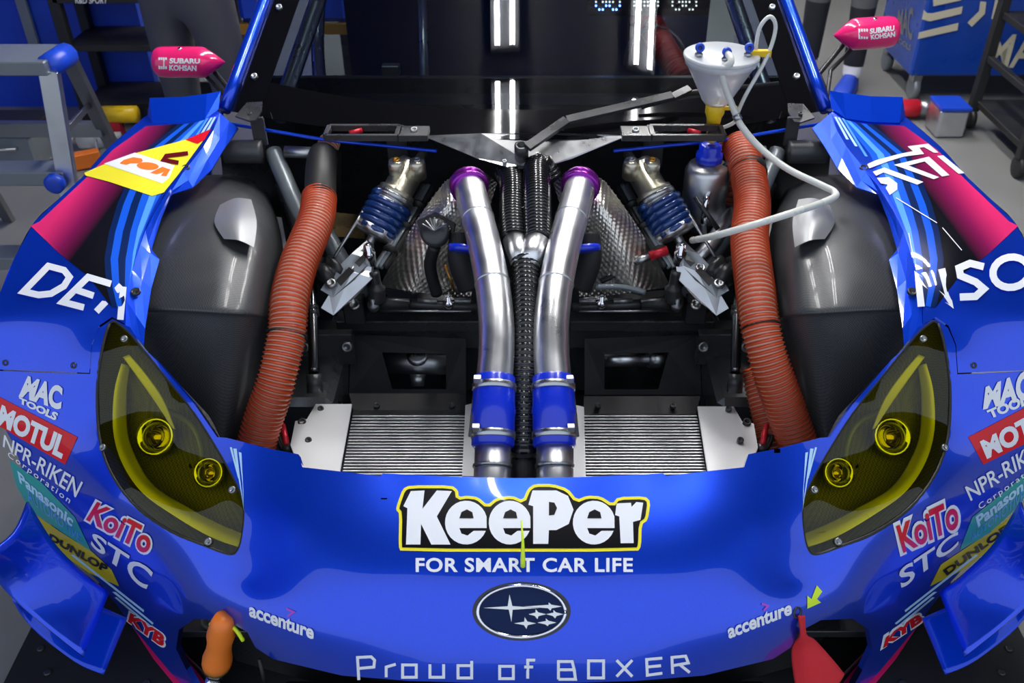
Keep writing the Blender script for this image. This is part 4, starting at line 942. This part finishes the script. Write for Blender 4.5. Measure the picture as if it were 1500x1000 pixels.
# step ladder
TR = Z(72,103,.90); FR = Vector((-1.46, TR.y-.06, 0)); BRt = Z(100,84,.90); BF = Vector((-1.55, 3.35, 0)); Wd = Vector((-.46, 0, 0))
lad = thing('step_ladder', (-1.7, 2.9, 0), 'aluminium folding step ladder with blue corner caps beside the car', 'step ladder')
for o_, sg in ((Vector((0, 0, 0)), 1), (Wd, -1)):
    MB().bar(TR+o_, FR+o_*1.25, .055, .024, (0, -1, 0)).build('front_leg', alur, lad, False); MB().bar(BRt+o_, BF+o_*1.25, .045, .024, (0, -1, 0)).build('rear_leg', graym, lad, False)
    MB().tube([TR+o_+Vector((0, 0, .01)), BRt+o_+Vector((0, 0, .01))], .034, 10).build('corner_cap', bluec, lad)
    MB().bar(TR.lerp(FR, .22)+o_*1.05, BRt.lerp(BF, .22)+o_*1.05, .02, .008, (1, 0, 0)).build('spreader', graym, lad, False)
cpl = (TR+BRt+Wd)/2; MB().box(cpl+Vector((0, 0, .012)), (.46, (BRt-TR).length+.05, .04)).build('platform', greyd, lad, False)
for t in (.36, .68):
    a = TR.lerp(FR, t); MB().box(a+Wd*(.5+.12*t)+Vector((0, .03, 0)), (.46+.1*t, .09, .045)).build('tread', greyd, lad, False)
a = BRt.lerp(BF, .36); MB().box(a+Wd*.55, (.5, .03, .05)).build('rear_brace', graym, lad, False)
MB().lathe(TR.lerp(FR, .36)+Vector((-.02, -.03, 0)), (0, -1, 0), [(0, .03), (.02, .03), (.024, .02)], 14).build('tread_cap', bluec, lad)
# black shelf rack with tray
rack = thing('shelf_rack', (-1.9, 4.42, 0), 'black steel shelf rack behind the ladder holding a grey tray', 'shelf rack')
X0_, X1_ = -2.15, -1.42
for x in (X0_, X1_):
    for y in (4.30, 4.54): MB().box((x, y, .75), (.05, .05, 1.5)).build('post', blackr, rack, False)
for z in (.12, .40, .62, .98, 1.3): MB().box(((X0_+X1_)/2, 4.42, z), (X1_-X0_, .29, .03)).build('shelf', blackr, rack, False)
sg = MB().box(((X0_+X1_)/2, 4.27, 1.02), (X1_-X0_, .01, .16)).build('sign_board', blackr, rack, False)
def planefn(y): return lambda P, o: ([Y(a, b, y)+Vector((0, -o, 0)) for a, b in P], [Vector((0, -1, 0))]*len(P))
text('sign_lettering', 'R&D SPORT', [(110,-4),(158,-4),(157,5),(111,5)], white, sg, .002, .01, fn=planefn(4.262))
tr = MB(); c = Vector(((X0_+X1_)/2+.12, 4.42, .6435))
tr.box(c, (.42, .26, .015))
for dx, dy, sx, sy in ((0, -.13, .42, .012), (0, .13, .42, .012), (-.21, 0, .012, .26), (.21, 0, .012, .26)): tr.box(c+Vector((dx, dy, .03)), (sx, sy, .07))
tag(tr.build('parts_tray', plate, None, False), 'shallow grey tray lying on the black shelf rack', 'tray')
for k, (m, dx) in enumerate(((redp, -.08), (litb, .02), (blackr, .1))):
    tag(MB().lathe(c+Vector((dx-.04, -.03, .026)), (1, .3, 0), [(0, .012), (.05, .016), (.1, .014), (.11, .006)], 10).build('small_tool', m), ['red', 'light blue', 'black'][k]+' handled small tool lying in the grey tray', 'tool')
# blue bench with wooden edge behind the windscreen pillar
bn = thing('work_bench', (-1.0, 4.8, 0), 'blue bench with a brown wooden edge standing behind the left windscreen pillar', 'bench')
b0 = Z(345,15,.55)+Vector((.24, 0, 0)); MB().box(b0+Vector((.05, .3, .12)), (.5, .8, .30)).build('bench_body', wallblue, bn, False); MB().box(b0+Vector((.05, -.11, -.05)), (.52, .02, .05)).build('wooden_edge', brass, bn, False)
for dx in (-.17, .27):
    for dy in (-.05, .6): MB().box(Vector((b0.x+dx, b0.y+dy, (b0.z-.02)/2)), (.05, .05, b0.z-.02)).build('leg', blackm, bn, False)
# floor clutter by the ladder
bxp = Z(50,255,0)+Vector((-.1, 0, 0)); t = thing('storage_box', tuple(bxp), 'dark grey storage box on the floor behind the step ladder', 'box')
MB().box(bxp+Vector((0, .12, .09)), (.26, .22, .18)).build('box_body', greyd, t, False); MB().box(bxp+Vector((0, .12, .19)), (.28, .24, .03)).build('box_lid', blackr, t, False); MB().tube(crom([bxp+Vector((-.06, .0, .12)), bxp+Vector((0, -.03, .13)), bxp+Vector((.06, .0, .12))], 5), .008, 8).build('box_handle', steel, t)
q = Z(118,236,.04); t = thing('hand_lamp', (q.x, q.y, 0), 'orange work lamp with a wire hook lying on the floor by the ladder', 'work lamp')
MB().bar(q+Vector((-.07, -.03, 0)), q+Vector((.07, .05, .0)), .05, .07).build('lamp_body', orgp, t, False); MB().tube(crom([q+Vector((-.06, .02, .02)), q+Vector((-.02, .06, .10)), q+Vector((.05, .08, .09)), q+Vector((.06, .06, .02))], 5), .006, 8).build('lamp_hook', steel, t)
q = Z(118,203,.05)+Vector((.06, 0, 0)); tag(MB().lathe(q+Vector((-.07, 0, 0)), (1, .2, 0), [(0, .045), (.1, .05), (.12, .03), (.15, .018), (.19, .018)], 16).build('clear_bottle', cupm), 'clear bottle lying on the floor behind the step ladder', 'bottle')
q = Z(180,182,.08); t = thing('cordless_drill', (q.x, q.y, 0), 'yellow and red cordless drill standing behind the left fender', 'drill')
MB().tube([q+Vector((-.08, 0, .05)), q+Vector((.08, 0, .05))], .04, 12).build('drill_body', yellowp, t); MB().box(q+Vector((-.03, 0, -.02)), (.05, .05, .12)).build('grip', redp, t, False)
# right: tool cabinets
def cabinet(name, p, size, label):
    t = thing(name, tuple(p), label, 'tool cabinet'); c = p+Vector((size[0]/2, size[1]/2, .14+size[2]/2))
    MB().box(c, size, bev=.02).build('body', cabblue, t, False)
    for dx in (.06, size[0]-.06):
        for dy in (.06, size[1]-.06):
            q = p+Vector((dx, dy, .06)); w_ = MB().lathe(q+Vector((-.018, 0, 0)), (1, 0, 0), [(0, .05), (.004, .06), (.032, .06), (.036, .05)], 18).build('caster', greyd, t); MB().box(q+Vector((0, 0, .06)), (.05, .06, .05)).build('caster_fork', steel, w_, False)
    return t, c
p1 = Z(1332,112,.14); p1.z = 0
t1, c1 = cabinet('tool_cabinet', p1, (.95, .55, .95), 'blue tool cabinet with cream wave stripes beside the black trolley')
yf = p1.y-.004; fn1 = planefn(yf)
for L in ([(1366,-6),(1410,-12),(1408,0),(1367,9)], [(1353,14),(1358,19),(1366,19),(1410,9),(1408,20),(1362,31),(1350,28)], [(1346,47),(1404,33),(1402,44),(1344,57)]):
    panel('wave_stripe', [L], cream, t1, 60, .003, fn=fn1)
def sidefn(X): 
    def f(P, o):
        r_ = []
        for a, b in P:
            r = ray(a, b); r_.append(CAM+r*((X-o-CAM.x)/r.x))
        return r_, [Vector((-1, 0, 0))]*len(P)
    return f
text('cabinet_lettering', 'MAC', [(1316,14),(1338,10),(1336,60),(1313,46)], steel, t1, .003, .03, fn=sidefn(p1.x)); text('cabinet_lettering', 'TOOLS', [(1312,52),(1335,66),(1333,75),(1313,60)], steel, t1, .003, .03, fn=sidefn(p1.x))
p2 = p1+Vector((.99, .0, 0)); t2, c2 = cabinet('tool_cabinet', p2, (.9, .55, .95), 'blue tool cabinet with big pale letters behind the black trolley')
text('cabinet_lettering', 'MAC', [(1455,50),(1560,48),(1545,102),(1442,98)], cream, t2, .003, .02, fn=planefn(yf)); strokes('cabinet_emblem', [[(1440,2),(1438,18),(1420,36)], [(1462,0),(1456,28)]], 9, cream, t2, .003, planefn(yf))
# black trolley
tq = thing('black_trolley', (2.45, 4.1, 0), 'black steel trolley frame on casters in front of the blue tool cabinets', 'trolley')
xa_, xb_, ya_, yb2 = 2.17, 2.95, 3.75, 4.3
for x in (xa_, xb_):
    for y in (ya_, yb2):
        MB().box((x, y, .58), (.045, .045, .98)).build('post', blackr, tq, False)
        MB().lathe((x-.015, y, .05), (1, 0, 0), [(0, .04), (.004, .05), (.026, .05), (.03, .04)], 16).build('caster', blackr, tq)
for z in (.13, .55, .98): MB().box(((xa_+xb_)/2, (ya_+yb2)/2, z), (xb_-xa_, yb2-ya_, .03)).build('shelf', blackr, tq, False)
for z in (.35, .8): MB().bar((xa_, ya_, z), (xa_, yb2, z), .03, .03).build('side_bar', blackr, tq, False)
q = Z(1390,203,0); t = thing('metal_case', tuple(q), 'small grey metal case with a blue lid on the floor beside the trolley', 'case')
MB().box(q+Vector((0, .08, .07)), (.14, .16, .14)).build('case_body', alur, t, False); MB().box(q+Vector((0, .08, .145)), (.145, .165, .014)).build('case_lid', bluec, t, False)
q = Z(1322,161,.045); t = thing('impact_wrench', (q.x, q.y, 0), 'red and black impact wrench lying on the floor near the metal case', 'impact wrench')
MB().lathe(q+Vector((-.05, 0, .01)), (1, 0, 0), [(0, .035), (.02, .045), (.12, .045), (.13, .035)], 16).build('wrench_body', redp, t); MB().lathe(q+Vector((.08, 0, .01)), (1, 0, 0), [(0, .04), (.06, .038), (.08, .022), (.09, .015), (.13, .012)], 16).build('wrench_nose', graym, t)
MB().bar(q+Vector((.03, .02, -.015)), q+Vector((.05, .08, -.02)), .04, .04).build('wrench_grip', blackr, t, False); MB().box(q+Vector((.06, .09, -.025)), (.09, .04, .03)).build('battery', yellowp, t, False)
# ------------------------------------------------------------------ people
def person(loc, rz, label, J, E, R, matf, mats, hairm=True):
    me = bpy.data.meshes.new('p'); me.from_pydata([J[k] for k in J], [], []); ks = list(J); me = bpy.data.meshes.new('p')
    me.from_pydata([J[k] for k in ks], [(ks.index(a), ks.index(b)) for a, b in E], [])
    o = bpy.data.objects.new('p', me); COL.objects.link(o); md = o.modifiers.new('skin', 'SKIN'); md.use_smooth_shade = True
    for i, k in enumerate(ks):
        v = me.skin_vertices[0].data[i]; v.radius = R[k] if isinstance(R[k], tuple) else (R[k], R[k]); v.use_root = k == 'pelvis'
    o.modifiers.new('sub', 'SUBSURF').levels = 3
    dg = bpy.context.evaluated_depsgraph_get(); dg.update(); m2 = bpy.data.meshes.new_from_object(o.evaluated_get(dg)); bpy.data.objects.remove(o)
    m2.materials.clear()
    for m in mats: m2.materials.append(m)
    for p in m2.polygons: p.material_index = matf(p.center); p.use_smooth = True
    t = thing('person', loc, label, 'person'); t.rotation_euler.z = rz
    b = bpy.data.objects.new('body', m2); COL.objects.link(b); b.parent = t
    if hairm:
        h = MB().lathe((0, .012, 1.60), (0, 0, 1), [(0, .085), (.05, .106), (.10, .10), (.14, .07), (.165, .02)], 18).build('hair', hair); h.parent = t
    for sx in (-1, 1):
        a = J['foot'+('l' if sx < 0 else 'r')]; c_ = Vector((a[0], a[1]-.03, 0)); 
        sh = gridsurf('shoe', [[c_+Vector((x_*w_, y_, z_)) for x_, z_ in ((-1, .0), (-.95, .045), (-.5, .075*hh), (.5, .075*hh), (.95, .045), (1, .0))] for y_, w_, hh in ((.10, .03, 1.2), (.07, .042, 1.35), (.0, .046, 1.2), (-.09, .05, .9), (-.15, .035, .6))], shoeb, None, 3, .006); sh.parent = t
    return t
J = {'pelvis': (0, 0, .95), 'waist': (0, .0, 1.08), 'chest': (0, .01, 1.30), 'neckb': (0, .01, 1.46), 'neck': (0, 0, 1.53), 'head': (0, -.01, 1.62), 'crown': (0, -.005, 1.72)}
R = {'pelvis': (.16, .12), 'waist': (.15, .11), 'chest': (.17, .12), 'neckb': (.08, .07), 'neck': .052, 'head': (.078, .095), 'crown': (.065, .075)}
E_ = [('pelvis', 'waist'), ('waist', 'chest'), ('chest', 'neckb'), ('neckb', 'neck'), ('neck', 'head'), ('head', 'crown')]
for nm, sx in (('l', -1), ('r', 1)):
    J.update({'hip'+nm: (sx*.10, 0, .86), 'knee'+nm: (sx*.115, -.01, .48), 'ank'+nm: (sx*.12, .03, .10), 'foot'+nm: (sx*.12, .0, .06), 'sho'+nm: (sx*.20, .01, 1.42), 'elb'+nm: (sx*.27, .03, 1.13), 'wri'+nm: (sx*.25, -.10, .92), 'palm'+nm: (sx*.245, -.13, .84)})
    R.update({'hip'+nm: (.095, .10), 'knee'+nm: .07, 'ank'+nm: .055, 'foot'+nm: .045, 'sho'+nm: .07, 'elb'+nm: .045, 'wri'+nm: .03, 'palm'+nm: (.022, .036)})
    E_ += [('pelvis', 'hip'+nm), ('hip'+nm, 'knee'+nm), ('knee'+nm, 'ank'+nm), ('ank'+nm, 'foot'+nm), ('chest', 'sho'+nm), ('sho'+nm, 'elb'+nm), ('elb'+nm, 'wri'+nm), ('wri'+nm, 'palm'+nm)]
    for k, (dx, ln) in enumerate(((-.024, .062), (-.008, .072), (.008, .068), (.023, .055))):
        J.update({f'f{k}a{nm}': (sx*.245, -.14+dx, .80), f'f{k}b{nm}': (sx*.238, -.145+dx, .80-ln*.55), f'f{k}c{nm}': (sx*.225, -.142+dx, .80-ln)})
        R.update({f'f{k}a{nm}': .009, f'f{k}b{nm}': .0085, f'f{k}c{nm}': .007}); E_ += [('palm'+nm, f'f{k}a{nm}'), (f'f{k}a{nm}', f'f{k}b{nm}'), (f'f{k}b{nm}', f'f{k}c{nm}')]
    J.update({'t1'+nm: (sx*.235, -.175, .845), 't2'+nm: (sx*.228, -.185, .805)}); R.update({'t1'+nm: .011, 't2'+nm: .009}); E_ += [('palm'+nm, 't1'+nm), ('t1'+nm, 't2'+nm)]
def mL(c):
    if c.z > 1.50 or (abs(c.x) > .19 and c.z < 1.12): return 3
    if c.z < .97: return 0
    return 2 if abs(c.x) > .15 else 1
def mR(c):
    if c.z > 1.50 or (abs(c.x) > .19 and c.z < 1.12): return 4
    if c.z > .97: return 3
    return 0 if c.z > .45 else (1 if c.z > .14 else 2)
pL = Z(272,12,.84)
person((pL.x, pL.y+.02, 0), math.pi*.9, 'person in grey trousers and black and blue shirt standing behind the pink left mirror', J, E_, R, mL, [fabricg, fabricb, fabricbl, skin])
pR = Z(1272,140,.03)
person((pR.x-.17, pR.y+.20, 0), -.5, 'person in grey shorts, black leggings and blue shoes standing beside the tool cabinet', J, E_, R, mR, [fabricg, fabricb, sockm, fabricb, skin])
